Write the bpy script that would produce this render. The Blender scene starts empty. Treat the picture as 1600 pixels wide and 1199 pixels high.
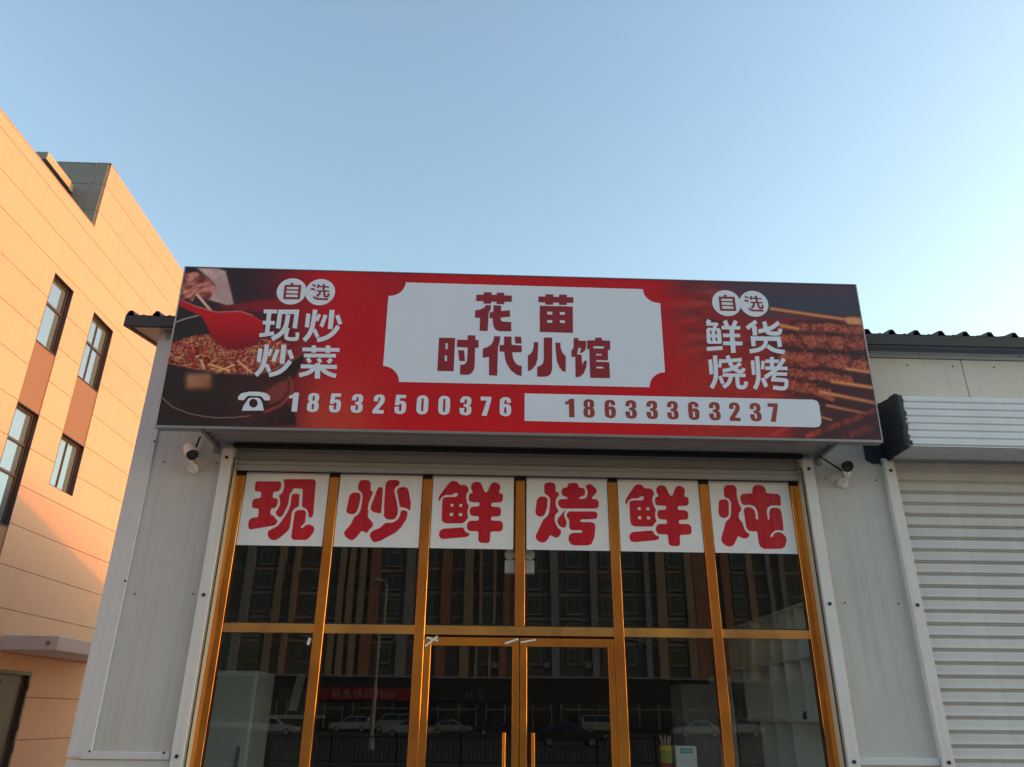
import bpy, bmesh, math, random
import numpy as np
from mathutils import Vector, Matrix
from mathutils.geometry import tessellate_polygon
random.seed(7)
R = math.radians
scene = bpy.context.scene
COL = scene.collection

# ------------------------------------------------------------------ camera, sky, sun, exposure
F_PX = 1185.0
PITCH, YAW, ROLL = R(23.668), R(1.838), R(0.556)
cam_d = bpy.data.cameras.new('camera')
cam = bpy.data.objects.new('camera', cam_d)
COL.objects.link(cam)
cam_d.sensor_fit = 'HORIZONTAL'
cam_d.sensor_width = 36.0
cam_d.lens = 36.0 * F_PX / 1600.0
cam_d.clip_start = 0.05
cam_d.clip_end = 3000
fw = Vector((math.sin(YAW) * math.cos(PITCH), math.cos(YAW) * math.cos(PITCH), math.sin(PITCH)))
rt = Vector((math.cos(YAW), -math.sin(YAW), 0))
up = rt.cross(fw)
rt2 = rt * math.cos(ROLL) + up * math.sin(ROLL)
up2 = -rt * math.sin(ROLL) + up * math.cos(ROLL)
m3 = Matrix((rt2, up2, -fw)).transposed()
cam.matrix_world = Matrix.Translation((-0.328, -7.31, 1.65)) @ m3.to_4x4()
scene.camera = cam

SUN_EL, SUN_AZ = R(10.5), R(84.0)         # azimuth from +y (behind the shop) towards +x
world = bpy.data.worlds.new('World')
scene.world = world
world.use_nodes = True
wn = world.node_tree.nodes
wl = world.node_tree.links
wn.clear()
sky = wn.new('ShaderNodeTexSky')
sky.sky_type = 'NISHITA'
sky.sun_disc = False
sky.sun_elevation = SUN_EL
sky.sun_rotation = SUN_AZ
sky.altitude = 50
sky.air_density = 1.4
sky.dust_density = 1.4
sky.ozone_density = 1.45
bg = wn.new('ShaderNodeBackground')
bg.inputs['Strength'].default_value = 0.15
wo = wn.new('ShaderNodeOutputWorld')
wl.new(sky.outputs[0], bg.inputs[0])
wl.new(bg.outputs[0], wo.inputs[0])

sun_d = bpy.data.lights.new('sun', 'SUN')
sun_d.energy = 0.6
sun_d.angle = R(1.2)
sun_d.color = (1.0, 0.24, 0.035)
sun = bpy.data.objects.new('sun', sun_d)
COL.objects.link(sun)
sd = Vector((math.sin(SUN_AZ) * math.cos(SUN_EL), math.cos(SUN_AZ) * math.cos(SUN_EL), math.sin(SUN_EL)))
sun.rotation_euler = sd.to_track_quat('Z', 'Y').to_euler()
sun.location = sd * 60

scene.view_settings.view_transform = 'Standard'
scene.view_settings.look = 'None'
scene.view_settings.exposure = 1.5
scene.view_settings.gamma = 1.0
scene.view_settings.use_curve_mapping = False
scene.cycles.max_bounces = 10
scene.cycles.transparent_max_bounces = 16

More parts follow.
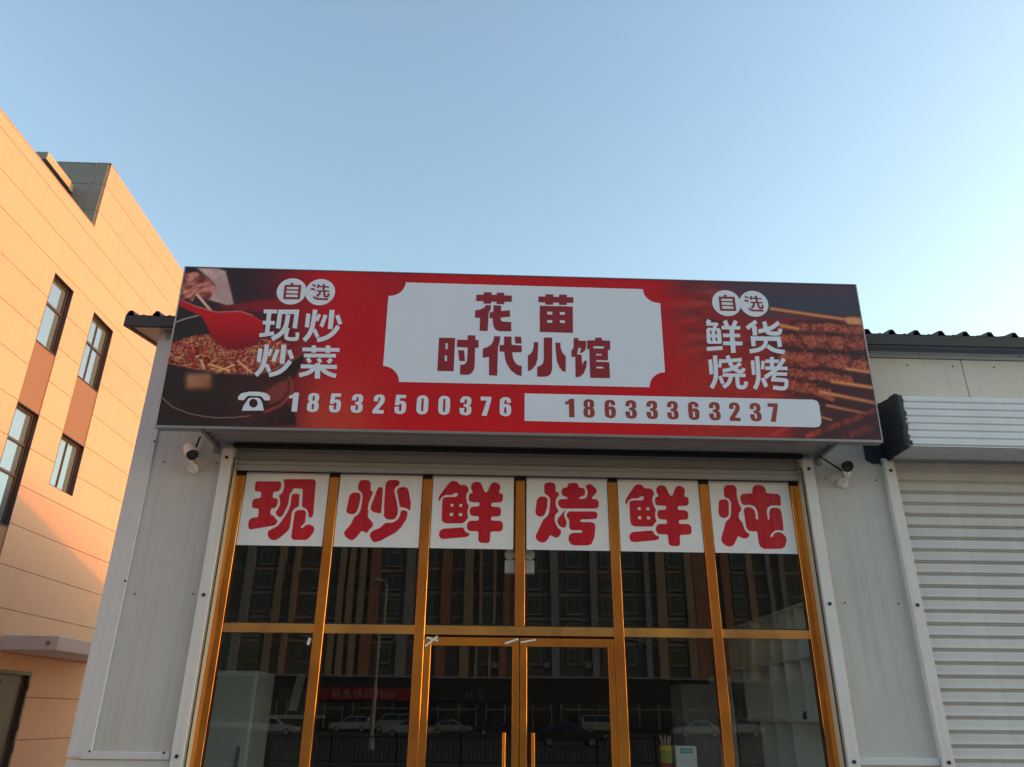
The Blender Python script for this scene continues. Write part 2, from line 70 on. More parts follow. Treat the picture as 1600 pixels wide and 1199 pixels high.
WIN=[[[[[-2607,3738],[-2602,3743],[-2594,3745],[-2381,3749],[-2368,3746],[-2361,3734],[-2360,3729],[-2357,3714],[-2356,3698],[-2356,3688],[-2357,3675],[-2362,3664],[-2364,3660],[-2372,3651],[-2383,3647],[-2407,3643],[-2419,3638],[-2423,3625],[-2424,3596],[-2420,3584],[-2408,3579],[-2395,3578],[-2387,3576],[-2379,3572],[-2376,3570],[-2371,3564],[-2368,3556],[-2367,3530],[-2368,3515],[-2373,3500],[-2378,3493],[-2388,3482],[-2401,3477],[-2409,3476],[-2421,3471],[-2425,3459],[-2423,3428],[-2419,3415],[-2407,3408],[-2395,3405],[-2386,3401],[-2380,3394],[-2378,3390],[-2372,3382],[-2364,3375],[-2354,3367],[-2348,3359],[-2346,3348],[-2347,3343],[-2349,3332],[-2356,3323],[-2360,3319],[-2370,3311],[-2382,3307],[-2582,3267],[-2592,3267],[-2600,3270],[-2604,3272],[-2610,3278],[-2614,3287],[-2619,3311],[-2621,3327],[-2619,3342],[-2618,3353],[-2614,3363],[-2606,3371],[-2603,3374],[-2593,3379],[-2582,3382],[-2552,3386],[-2540,3391],[-2537,3404],[-2541,3457],[-2546,3469],[-2558,3473],[-2582,3474],[-2591,3476],[-2599,3481],[-2602,3484],[-2608,3491],[-2610,3500],[-2613,3535],[-2612,3547],[-2607,3557],[-2604,3561],[-2595,3568],[-2584,3572],[-2554,3576],[-2542,3581],[-2538,3594],[-2539,3623],[-2543,3635],[-2555,3640],[-2587,3642],[-2594,3644],[-2599,3647],[-2601,3649],[-2605,3654],[-2607,3661],[-2612,3720],[-2611,3728],[-2608,3735]],[]],[[[-2339,3758],[-2341,3768],[-2331,3772],[-2057,3777],[-2046,3775],[-2036,3770],[-2032,3767],[-2025,3758],[-2022,3747],[-2011,3431],[-2012,3419],[-2016,3408],[-2018,3404],[-2025,3396],[-2035,3391],[-2039,3390],[-2048,3391],[-2052,3399],[-2058,3434],[-2062,3449],[-2071,3462],[-2076,3468],[-2087,3479],[-2101,3486],[-2114,3491],[-2126,3499],[-2130,3512],[-2139,3663],[-2144,3675],[-2156,3679],[-2222,3680],[-2234,3676],[-2239,3665],[-2241,3656],[-2244,3645],[-2250,3636],[-2254,3633],[-2260,3624],[-2262,3613],[-2265,3525],[-2267,3510],[-2271,3494],[-2298,3419],[-2303,3408],[-2311,3399],[-2315,3396],[-2325,3392],[-2335,3393],[-2343,3397],[-2356,3405],[-2365,3416],[-2368,3421],[-2373,3435],[-2370,3448],[-2357,3474],[-2351,3489],[-2346,3504],[-2344,3512],[-2343,3527],[-2345,3543],[-2353,3574],[-2357,3584],[-2361,3594],[-2363,3597],[-2365,3606],[-2359,3613],[-2347,3621],[-2337,3632],[-2331,3646],[-2327,3673],[-2326,3688],[-2326,3704],[-2328,3726],[-2331,3740],[-2336,3753]],[]],[[[-2235,3619],[-2230,3624],[-2222,3626],[-2181,3627],[-2169,3624],[-2165,3612],[-2160,3515],[-2163,3501],[-2174,3492],[-2180,3489],[-2193,3481],[-2204,3470],[-2208,3465],[-2216,3452],[-2219,3437],[-2219,3400],[-2219,3384],[-2219,3368],[-2220,3306],[-2222,3291],[-2227,3276],[-2232,3267],[-2240,3253],[-2251,3241],[-2304,3191],[-2316,3182],[-2330,3174],[-2341,3170],[-2356,3167],[-2371,3170],[-2386,3176],[-2399,3184],[-2409,3196],[-2417,3211],[-2422,3225],[-2422,3240],[-2421,3246],[-2415,3260],[-2403,3269],[-2398,3271],[-2383,3278],[-2370,3287],[-2352,3298],[-2339,3308],[-2329,3320],[-2316,3338],[-2308,3351],[-2300,3365],[-2265,3432],[-2259,3446],[-2254,3462],[-2245,3494],[-2242,3510],[-2241,3526],[-2241,3601],[-2240,3609],[-2237,3616]],[]],[[[-2180,3454],[-2169,3461],[-2157,3464],[-2119,3467],[-2107,3466],[-2096,3460],[-2092,3457],[-2085,3448],[-2082,3437],[-2079,3358],[-2082,3343],[-2090,3331],[-2109,3310],[-2113,3304],[-2115,3297],[-2115,3294],[-2113,3289],[-2108,3288],[-2101,3290],[-2092,3294],[-2085,3301],[-2081,3307],[-2072,3316],[-2060,3321],[-2054,3323],[-2040,3325],[-2027,3322],[-2009,3315],[-1997,3307],[-1990,3295],[-1987,3288],[-1984,3275],[-1986,3262],[-1987,3257],[-1992,3245],[-1999,3233],[-2031,3188],[-2036,3183],[-2043,3179],[-2046,3178],[-2053,3176],[-2061,3175],[-2158,3174],[-2171,3176],[-2182,3182],[-2185,3186],[-2193,3196],[-2195,3208],[-2193,3306],[-2193,3322],[-2193,3338],[-2192,3428],[-2190,3440],[-2183,3450]],[]]],[[[[-1663,3637],[-1651,3646],[-1636,3650],[-1609,3650],[-1597,3648],[-1586,3642],[-1582,3639],[-1574,3630],[-1571,3618],[-1571,3589],[-1571,3573],[-1573,3558],[-1586,3480],[-1590,3465],[-1598,3452],[-1602,3448],[-1612,3438],[-1626,3434],[-1641,3433],[-1656,3434],[-1671,3439],[-1682,3446],[-1689,3451],[-1693,3458],[-1694,3461],[-1696,3469],[-1696,3477],[-1681,3601],[-1677,3616],[-1669,3629]],[]],[[[-1590,3764],[-1580,3774],[-1566,3778],[-1522,3779],[-1508,3776],[-1496,3767],[-1491,3762],[-1483,3749],[-1480,3734],[-1479,3681],[-1475,3671],[-1466,3666],[-1462,3665],[-1453,3660],[-1453,3651],[-1482,3558],[-1486,3543],[-1487,3527],[-1489,3497],[-1488,3485],[-1485,3475],[-1484,3471],[-1481,3460],[-1482,3449],[-1484,3439],[-1485,3428],[-1483,3418],[-1481,3414],[-1477,3404],[-1470,3395],[-1436,3357],[-1429,3347],[-1427,3334],[-1427,3329],[-1430,3317],[-1437,3307],[-1450,3295],[-1460,3283],[-1467,3269],[-1469,3263],[-1476,3254],[-1488,3255],[-1514,3267],[-1527,3269],[-1538,3261],[-1577,3207],[-1587,3196],[-1598,3188],[-1603,3184],[-1615,3180],[-1628,3183],[-1651,3194],[-1665,3202],[-1676,3213],[-1691,3231],[-1696,3241],[-1696,3252],[-1694,3256],[-1690,3267],[-1683,3278],[-1651,3319],[-1642,3332],[-1636,3346],[-1620,3389],[-1612,3403],[-1602,3414],[-1583,3429],[-1573,3441],[-1566,3455],[-1561,3469],[-1557,3484],[-1555,3500],[-1551,3571],[-1550,3587],[-1551,3603],[-1552,3617],[-1555,3631],[-1561,3644],[-1564,3648],[-1573,3659],[-1585,3667],[-1590,3670],[-1599,3678],[-1603,3691],[-1603,3725],[-1601,3741],[-1595,3755]],[]],[[[-1411,3690],[-1407,3698],[-1400,3704],[-1396,3707],[-1387,3710],[-1378,3709],[-1374,3709],[-1367,3705],[-1362,3697],[-1361,3692],[-1359,3681],[-1358,3669],[-1355,3459],[-1359,3448],[-1371,3446],[-1409,3452],[-1423,3456],[-1435,3461],[-1443,3465],[-1451,3471],[-1457,3479],[-1459,3483],[-1462,3492],[-1462,3502],[-1462,3511],[-1459,3524],[-1456,3537]],[]],[[[-1320,3770],[-1309,3780],[-1295,3784],[-1234,3786],[-1223,3784],[-1212,3779],[-1209,3776],[-1201,3768],[-1199,3757],[-1199,3750],[-1202,3737],[-1211,3728],[-1229,3714],[-1237,3705],[-1242,3693],[-1243,3689],[-1244,3676],[-1243,3664],[-1217,3576],[-1213,3561],[-1209,3545],[-1199,3506],[-1197,3490],[-1196,3475],[-1197,3449],[-1199,3434],[-1205,3419],[-1211,3406],[-1218,3397],[-1228,3391],[-1233,3389],[-1244,3386],[-1256,3386],[-1278,3387],[-1293,3390],[-1307,3397],[-1314,3403],[-1324,3414],[-1328,3428],[-1334,3542],[-1334,3558],[-1335,3574],[-1334,3737],[-1331,3752],[-1324,3766]],[]],[[[-1208,3697],[-1196,3707],[-1182,3712],[-1157,3714],[-1142,3714],[-1128,3708],[-1122,3704],[-1111,3694],[-1105,3680],[-1079,3572],[-1076,3557],[-1075,3541],[-1075,3492],[-1078,3483],[-1088,3485],[-1092,3488],[-1105,3495],[-1119,3501],[-1126,3504],[-1141,3509],[-1156,3510],[-1162,3510],[-1175,3514],[-1182,3525],[-1217,3665],[-1218,3679],[-1211,3693]],[]],[[[-1168,3464],[-1163,3476],[-1151,3480],[-1126,3479],[-1115,3477],[-1107,3469],[-1105,3465],[-1100,3454],[-1100,3442],[-1105,3407],[-1109,3391],[-1116,3377],[-1139,3335],[-1147,3321],[-1157,3309],[-1193,3269],[-1205,3259],[-1218,3250],[-1343,3179],[-1358,3173],[-1373,3169],[-1387,3167],[-1399,3167],[-1410,3171],[-1414,3173],[-1424,3181],[-1431,3191],[-1444,3218],[-1447,3229],[-1447,3240],[-1446,3245],[-1442,3256],[-1434,3264],[-1427,3270],[-1415,3278],[-1401,3285],[-1370,3298],[-1356,3306],[-1344,3316],[-1321,3341],[-1309,3350],[-1294,3354],[-1252,3356],[-1236,3359],[-1223,3366],[-1202,3380],[-1190,3391],[-1182,3404],[-1176,3419],[-1171,3434],[-1169,3450]],[]]],[[[[-711,3762],[-700,3773],[-687,3781],[-682,3783],[-667,3787],[-652,3785],[-644,3784],[-630,3778],[-619,3767],[-614,3760],[-603,3751],[-589,3747],[-561,3747],[-548,3745],[-537,3740],[-533,3737],[-524,3728],[-518,3717],[-515,3706],[-514,3691],[-520,3677],[-524,3671],[-530,3657],[-533,3641],[-534,3628],[-534,3612],[-531,3596],[-526,3574],[-521,3561],[-514,3550],[-511,3546],[-506,3535],[-507,3522],[-512,3505],[-516,3490],[-517,3474],[-516,3458],[-515,3446],[-512,3434],[-510,3429],[-509,3418],[-514,3408],[-520,3402],[-529,3391],[-538,3379],[-542,3375],[-552,3366],[-565,3362],[-714,3360],[-727,3361],[-740,3366],[-745,3369],[-755,3376],[-761,3387],[-763,3391],[-766,3403],[-767,3416],[-768,3585],[-767,3594],[-764,3603],[-762,3606],[-757,3613],[-749,3616],[-740,3618],[-727,3620],[-713,3621],[-642,3624],[-629,3628],[-621,3640],[-618,3650],[-619,3661],[-629,3664],[-640,3664],[-652,3661],[-662,3654],[-665,3651],[-675,3644],[-687,3642],[-724,3642],[-739,3639],[-753,3633],[-767,3623],[-778,3612],[-785,3599],[-790,3585],[-794,3580],[-800,3584],[-802,3588],[-805,3597],[-805,3608],[-803,3618],[-798,3632],[-791,3646],[-764,3685],[-755,3699],[-746,3712]],[[[-685,3552],[-656,3552],[-656,3525],[-686,3525]],[[-600,3553],[-570,3552],[-571,3524],[-600,3525]],[[-687,3462],[-657,3462],[-657,3432],[-687,3432]],[[-600,3462],[-568,3462],[-568,3433],[-600,3433]]]],[[[-765,3295],[-752,3303],[-737,3307],[-568,3322],[-555,3320],[-547,3309],[-543,3300],[-537,3289],[-528,3280],[-521,3275],[-513,3271],[-503,3269],[-500,3269],[-493,3267],[-492,3260],[-493,3253],[-497,3243],[-506,3237],[-512,3234],[-525,3230],[-538,3227],[-726,3208],[-740,3207],[-753,3209],[-758,3210],[-769,3215],[-776,3224],[-780,3234],[-783,3246],[-784,3259],[-784,3264],[-781,3276],[-774,3286]],[]],[[[-483,3754],[-476,3767],[-463,3775],[-450,3780],[-434,3783],[-419,3781],[-411,3779],[-398,3772],[-389,3760],[-375,3727],[-369,3713],[-362,3698],[-356,3685],[-351,3679],[-343,3676],[-339,3676],[-331,3678],[-326,3684],[-312,3719],[-305,3733],[-298,3748],[-291,3760],[-282,3771],[-270,3777],[-264,3778],[-249,3780],[-235,3776],[-228,3774],[-216,3766],[-207,3754],[-204,3749],[-200,3735],[-201,3721],[-208,3689],[-209,3683],[-209,3677],[-209,3675],[-208,3670],[-203,3668],[-191,3668],[-182,3665],[-176,3658],[-174,3654],[-171,3644],[-171,3634],[-175,3599],[-178,3590],[-184,3584],[-187,3582],[-196,3577],[-205,3576],[-271,3572],[-283,3567],[-287,3555],[-287,3549],[-283,3537],[-271,3532],[-223,3531],[-211,3529],[-201,3522],[-197,3518],[-190,3508],[-188,3496],[-190,3461],[-192,3452],[-198,3445],[-201,3443],[-209,3438],[-219,3436],[-271,3433],[-283,3428],[-287,3416],[-287,3410],[-282,3398],[-270,3394],[-206,3394],[-193,3392],[-182,3385],[-178,3382],[-170,3371],[-168,3358],[-169,3318],[-171,3307],[-178,3299],[-182,3296],[-192,3290],[-203,3288],[-271,3286],[-283,3282],[-288,3270],[-291,3202],[-293,3193],[-298,3185],[-300,3182],[-307,3176],[-316,3175],[-369,3175],[-380,3177],[-390,3182],[-393,3184],[-400,3192],[-403,3202],[-405,3271],[-409,3283],[-421,3287],[-482,3288],[-494,3290],[-505,3297],[-508,3301],[-515,3311],[-517,3323],[-517,3348],[-514,3362],[-506,3374],[-502,3378],[-491,3386],[-477,3389],[-421,3391],[-409,3396],[-404,3408],[-404,3418],[-407,3430],[-419,3434],[-464,3436],[-476,3439],[-486,3449],[-488,3453],[-494,3465],[-495,3479],[-494,3502],[-491,3512],[-484,3520],[-480,3522],[-471,3528],[-460,3530],[-418,3533],[-406,3537],[-401,3550],[-401,3556],[-404,3568],[-416,3573],[-481,3574],[-491,3576],[-499,3582],[-502,3585],[-508,3594],[-509,3604],[-508,3633],[-506,3644],[-500,3653],[-494,3658],[-488,3662],[-480,3665],[-477,3666],[-472,3670],[-472,3676],[-487,3709],[-490,3723],[-488,3739]],[]]],[[[[186,3633],[198,3642],[213,3644],[235,3643],[247,3641],[258,3635],[261,3632],[269,3622],[270,3611],[267,3552],[265,3536],[261,3521],[244,3472],[238,3460],[229,3451],[225,3448],[214,3442],[201,3441],[186,3443],[172,3448],[161,3458],[156,3464],[150,3477],[149,3492],[163,3596],[167,3611],[176,3623]],[]],[[[250,3777],[260,3785],[272,3788],[311,3790],[325,3788],[337,3780],[341,3776],[349,3765],[351,3751],[352,3701],[354,3694],[362,3693],[366,3694],[374,3694],[379,3687],[384,3667],[384,3656],[377,3648],[373,3645],[364,3637],[359,3626],[353,3605],[350,3589],[351,3573],[353,3554],[356,3538],[363,3525],[373,3510],[377,3497],[370,3486],[359,3477],[349,3466],[343,3452],[339,3438],[337,3422],[338,3407],[343,3387],[347,3372],[355,3358],[362,3347],[371,3335],[382,3324],[388,3318],[396,3309],[398,3297],[398,3292],[396,3279],[390,3267],[382,3254],[374,3245],[363,3240],[359,3239],[347,3237],[335,3239],[331,3241],[319,3247],[309,3253],[305,3256],[295,3259],[288,3253],[270,3221],[261,3209],[250,3199],[243,3195],[231,3190],[218,3188],[213,3188],[201,3189],[189,3194],[174,3202],[162,3211],[155,3224],[152,3235],[151,3249],[154,3262],[157,3267],[163,3281],[170,3294],[220,3400],[228,3413],[240,3424],[252,3434],[263,3445],[272,3458],[278,3471],[283,3486],[286,3501],[296,3586],[297,3601],[294,3617],[290,3631],[284,3645],[272,3655],[252,3667],[242,3677],[238,3691],[238,3750],[240,3763],[246,3774]],[]],[[[480,3779],[487,3784],[495,3786],[545,3790],[557,3789],[567,3784],[571,3781],[579,3772],[581,3761],[582,3756],[585,3746],[595,3742],[614,3740],[626,3738],[635,3731],[638,3727],[644,3718],[645,3707],[642,3676],[639,3667],[632,3661],[629,3659],[620,3654],[611,3651],[598,3649],[590,3645],[587,3638],[586,3635],[587,3628],[593,3627],[633,3630],[647,3634],[657,3645],[665,3659],[670,3674],[672,3689],[671,3703],[669,3719],[663,3733],[656,3745],[653,3755],[658,3764],[661,3767],[670,3774],[681,3777],[690,3778],[704,3778],[717,3771],[730,3760],[741,3749],[751,3737],[757,3728],[761,3717],[761,3705],[759,3701],[755,3689],[747,3679],[723,3654],[717,3648],[714,3640],[712,3637],[712,3630],[718,3628],[746,3627],[759,3623],[769,3614],[772,3609],[778,3597],[778,3583],[775,3559],[772,3550],[765,3542],[762,3539],[753,3534],[743,3532],[429,3526],[418,3527],[407,3531],[403,3533],[394,3540],[387,3549],[379,3561],[375,3571],[374,3581],[374,3585],[376,3596],[381,3605],[384,3610],[392,3617],[402,3620],[460,3623],[467,3626],[469,3633],[469,3636],[467,3643],[461,3646],[444,3649],[433,3652],[423,3658],[420,3661],[413,3670],[410,3680],[410,3703],[411,3714],[416,3723],[418,3727],[426,3734],[435,3737],[459,3740],[468,3744],[472,3754],[472,3763],[474,3771],[478,3777]],[]],[[[445,3510],[446,3517],[441,3513],[438,3509],[430,3500],[423,3491],[418,3484],[410,3472],[400,3461],[380,3438],[373,3429],[368,3419],[366,3415],[364,3404],[366,3393],[372,3375],[379,3361],[390,3350],[404,3340],[415,3336],[426,3336],[431,3336],[440,3341],[446,3350],[450,3361],[453,3374],[454,3387],[453,3392],[452,3405],[447,3417],[443,3424],[437,3437],[434,3452],[433,3466],[434,3481],[439,3496]],[]],[[[471,3489],[481,3496],[494,3499],[727,3503],[739,3501],[750,3494],[754,3490],[760,3480],[762,3468],[760,3455],[756,3444],[748,3436],[744,3433],[734,3428],[722,3426],[603,3421],[594,3418],[590,3410],[589,3406],[590,3399],[597,3396],[692,3396],[704,3394],[717,3390],[721,3388],[730,3380],[734,3369],[735,3362],[736,3347],[734,3332],[724,3256],[720,3240],[714,3226],[697,3190],[689,3179],[678,3173],[673,3172],[660,3169],[646,3167],[533,3165],[517,3167],[503,3173],[494,3178],[482,3188],[475,3202],[473,3208],[470,3223],[471,3239],[473,3252],[478,3265],[489,3275],[494,3278],[508,3285],[523,3287],[586,3289],[594,3290],[601,3295],[605,3297],[608,3302],[606,3307],[604,3309],[598,3313],[591,3314],[513,3313],[502,3315],[492,3320],[489,3323],[482,3331],[480,3342],[481,3373],[481,3387],[480,3400],[480,3405],[477,3418],[470,3429],[466,3433],[459,3444],[457,3457],[457,3462],[460,3475],[467,3485]],[]]],[[[[1138,3762],[1149,3773],[1162,3781],[1167,3783],[1182,3787],[1197,3785],[1205,3784],[1219,3778],[1230,3767],[1235,3760],[1246,3751],[1260,3747],[1288,3747],[1301,3745],[1312,3740],[1316,3737],[1325,3728],[1331,3717],[1334,3706],[1335,3691],[1329,3677],[1325,3671],[1319,3657],[1316,3641],[1315,3628],[1315,3612],[1318,3596],[1323,3574],[1328,3561],[1335,3550],[1338,3546],[1343,3535],[1342,3522],[1337,3505],[1333,3490],[1332,3474],[1333,3458],[1334,3446],[1337,3434],[1339,3429],[1340,3418],[1335,3408],[1329,3402],[1320,3391],[1311,3379],[1307,3375],[1297,3366],[1284,3362],[1135,3360],[1122,3361],[1109,3366],[1104,3369],[1094,3376],[1088,3387],[1086,3391],[1083,3403],[1082,3416],[1081,3585],[1082,3594],[1085,3603],[1087,3606],[1092,3613],[1100,3616],[1109,3618],[1122,3620],[1136,3621],[1207,3624],[1220,3628],[1228,3640],[1231,3650],[1230,3661],[1220,3664],[1209,3664],[1197,3661],[1187,3654],[1184,3651],[1174,3644],[1162,3642],[1125,3642],[1110,3639],[1096,3633],[1082,3623],[1071,3612],[1064,3599],[1059,3585],[1055,3580],[1049,3584],[1047,3588],[1044,3597],[1044,3608],[1046,3618],[1051,3632],[1058,3646],[1085,3685],[1094,3699],[1103,3712]],[[[1164,3552],[1193,3552],[1193,3525],[1163,3525]],[[1249,3553],[1279,3552],[1278,3524],[1249,3525]],[[1162,3462],[1192,3462],[1192,3432],[1162,3432]],[[1249,3462],[1281,3462],[1281,3433],[1249,3433]]]],[[[1084,3295],[1097,3303],[1112,3307],[1281,3322],[1294,3320],[1302,3309],[1306,3300],[1312,3289],[1321,3280],[1328,3275],[1336,3271],[1346,3269],[1349,3269],[1356,3267],[1357,3260],[1356,3253],[1352,3243],[1343,3237],[1337,3234],[1324,3230],[1311,3227],[1123,3208],[1109,3207],[1096,3209],[1091,3210],[1080,3215],[1073,3224],[1069,3234],[1066,3246],[1065,3259],[1065,3264],[1068,3276],[1075,3286]],[]],[[[1366,3754],[1373,3767],[1386,3775],[1399,3780],[1415,3783],[1430,3781],[1438,3779],[1451,3772],[1460,3760],[1474,3727],[1480,3713],[1487,3698],[1493,3685],[1498,3679],[1506,3676],[1510,3676],[1518,3678],[1523,3684],[1537,3719],[1544,3733],[1551,3748],[1558,3760],[1567,3771],[1579,3777],[1585,3778],[1600,3780],[1614,3776],[1621,3774],[1633,3766],[1642,3754],[1645,3749],[1649,3735],[1648,3721],[1641,3689],[1640,3683],[1640,3677],[1640,3675],[1641,3670],[1646,3668],[1658,3668],[1667,3665],[1673,3658],[1675,3654],[1678,3644],[1678,3634],[1674,3599],[1671,3590],[1665,3584],[1662,3582],[1653,3577],[1644,3576],[1578,3572],[1566,3567],[1562,3555],[1562,3549],[1566,3537],[1578,3532],[1626,3531],[1638,3529],[1648,3522],[1652,3518],[1659,3508],[1661,3496],[1659,3461],[1657,3452],[1651,3445],[1648,3443],[1640,3438],[1630,3436],[1578,3433],[1566,3428],[1562,3416],[1562,3410],[1567,3398],[1579,3394],[1643,3394],[1656,3392],[1667,3385],[1671,3382],[1679,3371],[1681,3358],[1680,3318],[1678,3307],[1671,3299],[1667,3296],[1657,3290],[1646,3288],[1578,3286],[1566,3282],[1561,3270],[1558,3202],[1556,3193],[1551,3185],[1549,3182],[1542,3176],[1533,3175],[1480,3175],[1469,3177],[1459,3182],[1456,3184],[1449,3192],[1446,3202],[1444,3271],[1440,3283],[1428,3287],[1367,3288],[1355,3290],[1344,3297],[1341,3301],[1334,3311],[1332,3323],[1332,3348],[1335,3362],[1343,3374],[1347,3378],[1358,3386],[1372,3389],[1428,3391],[1440,3396],[1445,3408],[1445,3418],[1442,3430],[1430,3434],[1385,3436],[1373,3439],[1363,3449],[1361,3453],[1355,3465],[1354,3479],[1355,3502],[1358,3512],[1365,3520],[1369,3522],[1378,3528],[1389,3530],[1431,3533],[1443,3537],[1448,3550],[1448,3556],[1445,3568],[1433,3573],[1368,3574],[1358,3576],[1350,3582],[1347,3585],[1341,3594],[1340,3604],[1341,3633],[1343,3644],[1349,3653],[1355,3658],[1361,3662],[1369,3665],[1372,3666],[1377,3670],[1377,3676],[1362,3709],[1359,3723],[1361,3739]],[]]],[[[[1989,3636],[1997,3644],[2007,3647],[2040,3649],[2053,3648],[2065,3641],[2070,3637],[2078,3626],[2079,3613],[2070,3514],[2067,3498],[2060,3484],[2056,3479],[2046,3468],[2032,3462],[2024,3461],[2009,3460],[1994,3465],[1989,3467],[1977,3476],[1971,3489],[1968,3500],[1966,3515],[1967,3531],[1979,3611],[1982,3622],[1987,3632]],[]],[[[2059,3783],[2071,3793],[2085,3796],[2133,3798],[2147,3796],[2159,3789],[2163,3785],[2171,3773],[2173,3759],[2169,3698],[2169,3682],[2171,3666],[2181,3612],[2185,3597],[2190,3583],[2193,3577],[2197,3564],[2197,3551],[2196,3543],[2193,3534],[2185,3527],[2181,3525],[2174,3518],[2170,3508],[2165,3477],[2165,3462],[2172,3448],[2186,3429],[2194,3416],[2198,3401],[2200,3382],[2204,3366],[2209,3351],[2216,3336],[2225,3323],[2236,3314],[2242,3311],[2250,3302],[2247,3290],[2244,3284],[2234,3273],[2222,3266],[2215,3263],[2203,3260],[2190,3261],[2185,3262],[2172,3265],[2160,3271],[2147,3278],[2135,3280],[2126,3271],[2118,3253],[2111,3238],[2103,3225],[2091,3207],[2080,3195],[2068,3186],[2062,3183],[2048,3179],[2033,3180],[2021,3183],[2006,3188],[1994,3198],[1979,3212],[1971,3224],[1968,3239],[1968,3245],[1969,3260],[1973,3275],[1989,3316],[1995,3331],[2001,3346],[2025,3412],[2033,3425],[2044,3436],[2055,3444],[2067,3454],[2075,3467],[2083,3484],[2088,3498],[2091,3514],[2102,3607],[2102,3621],[2098,3635],[2096,3640],[2088,3652],[2076,3659],[2055,3667],[2044,3675],[2041,3689],[2043,3749],[2046,3764],[2054,3777]],[]],[[[2348,3784],[2357,3793],[2368,3798],[2388,3803],[2403,3805],[2419,3803],[2433,3800],[2446,3794],[2456,3784],[2460,3779],[2466,3766],[2469,3751],[2470,3736],[2474,3724],[2486,3720],[2578,3715],[2591,3712],[2601,3702],[2604,3697],[2609,3683],[2610,3668],[2604,3608],[2599,3596],[2587,3593],[2555,3596],[2539,3596],[2523,3595],[2501,3592],[2487,3587],[2475,3578],[2470,3573],[2462,3562],[2457,3549],[2456,3544],[2453,3530],[2453,3516],[2452,3457],[2454,3452],[2459,3451],[2462,3452],[2467,3455],[2469,3460],[2475,3515],[2479,3530],[2485,3545],[2489,3553],[2498,3564],[2512,3569],[2526,3572],[2542,3573],[2558,3571],[2572,3568],[2584,3563],[2591,3552],[2593,3547],[2597,3533],[2598,3519],[2600,3420],[2599,3404],[2598,3389],[2595,3353],[2590,3342],[2578,3341],[2554,3346],[2538,3347],[2523,3344],[2506,3338],[2492,3331],[2480,3321],[2468,3308],[2463,3300],[2459,3291],[2458,3286],[2458,3280],[2464,3278],[2467,3278],[2474,3280],[2479,3285],[2486,3297],[2496,3309],[2508,3318],[2515,3322],[2530,3328],[2545,3328],[2557,3327],[2572,3322],[2584,3313],[2601,3295],[2609,3283],[2612,3268],[2613,3262],[2611,3247],[2607,3232],[2592,3198],[2583,3185],[2571,3176],[2559,3171],[2545,3166],[2529,3164],[2390,3161],[2375,3164],[2361,3170],[2352,3176],[2342,3187],[2336,3201],[2335,3207],[2332,3223],[2331,3239],[2332,3317],[2328,3329],[2316,3333],[2282,3332],[2269,3333],[2256,3337],[2251,3339],[2240,3346],[2234,3357],[2231,3364],[2227,3379],[2226,3394],[2223,3472],[2223,3488],[2223,3504],[2222,3534],[2224,3545],[2229,3555],[2232,3559],[2240,3567],[2250,3571],[2262,3573],[2278,3574],[2293,3571],[2300,3569],[2313,3561],[2323,3549],[2326,3543],[2332,3528],[2334,3512],[2334,3460],[2336,3453],[2343,3451],[2347,3451],[2354,3454],[2357,3461],[2359,3513],[2358,3529],[2354,3544],[2348,3565],[2341,3578],[2328,3587],[2321,3590],[2306,3594],[2290,3596],[2241,3595],[2229,3596],[2219,3601],[2215,3604],[2207,3612],[2204,3622],[2201,3654],[2202,3669],[2206,3683],[2209,3689],[2217,3700],[2229,3707],[2235,3708],[2249,3712],[2264,3713],[2311,3714],[2323,3718],[2330,3730],[2335,3758],[2338,3770],[2345,3781]],[]]]]
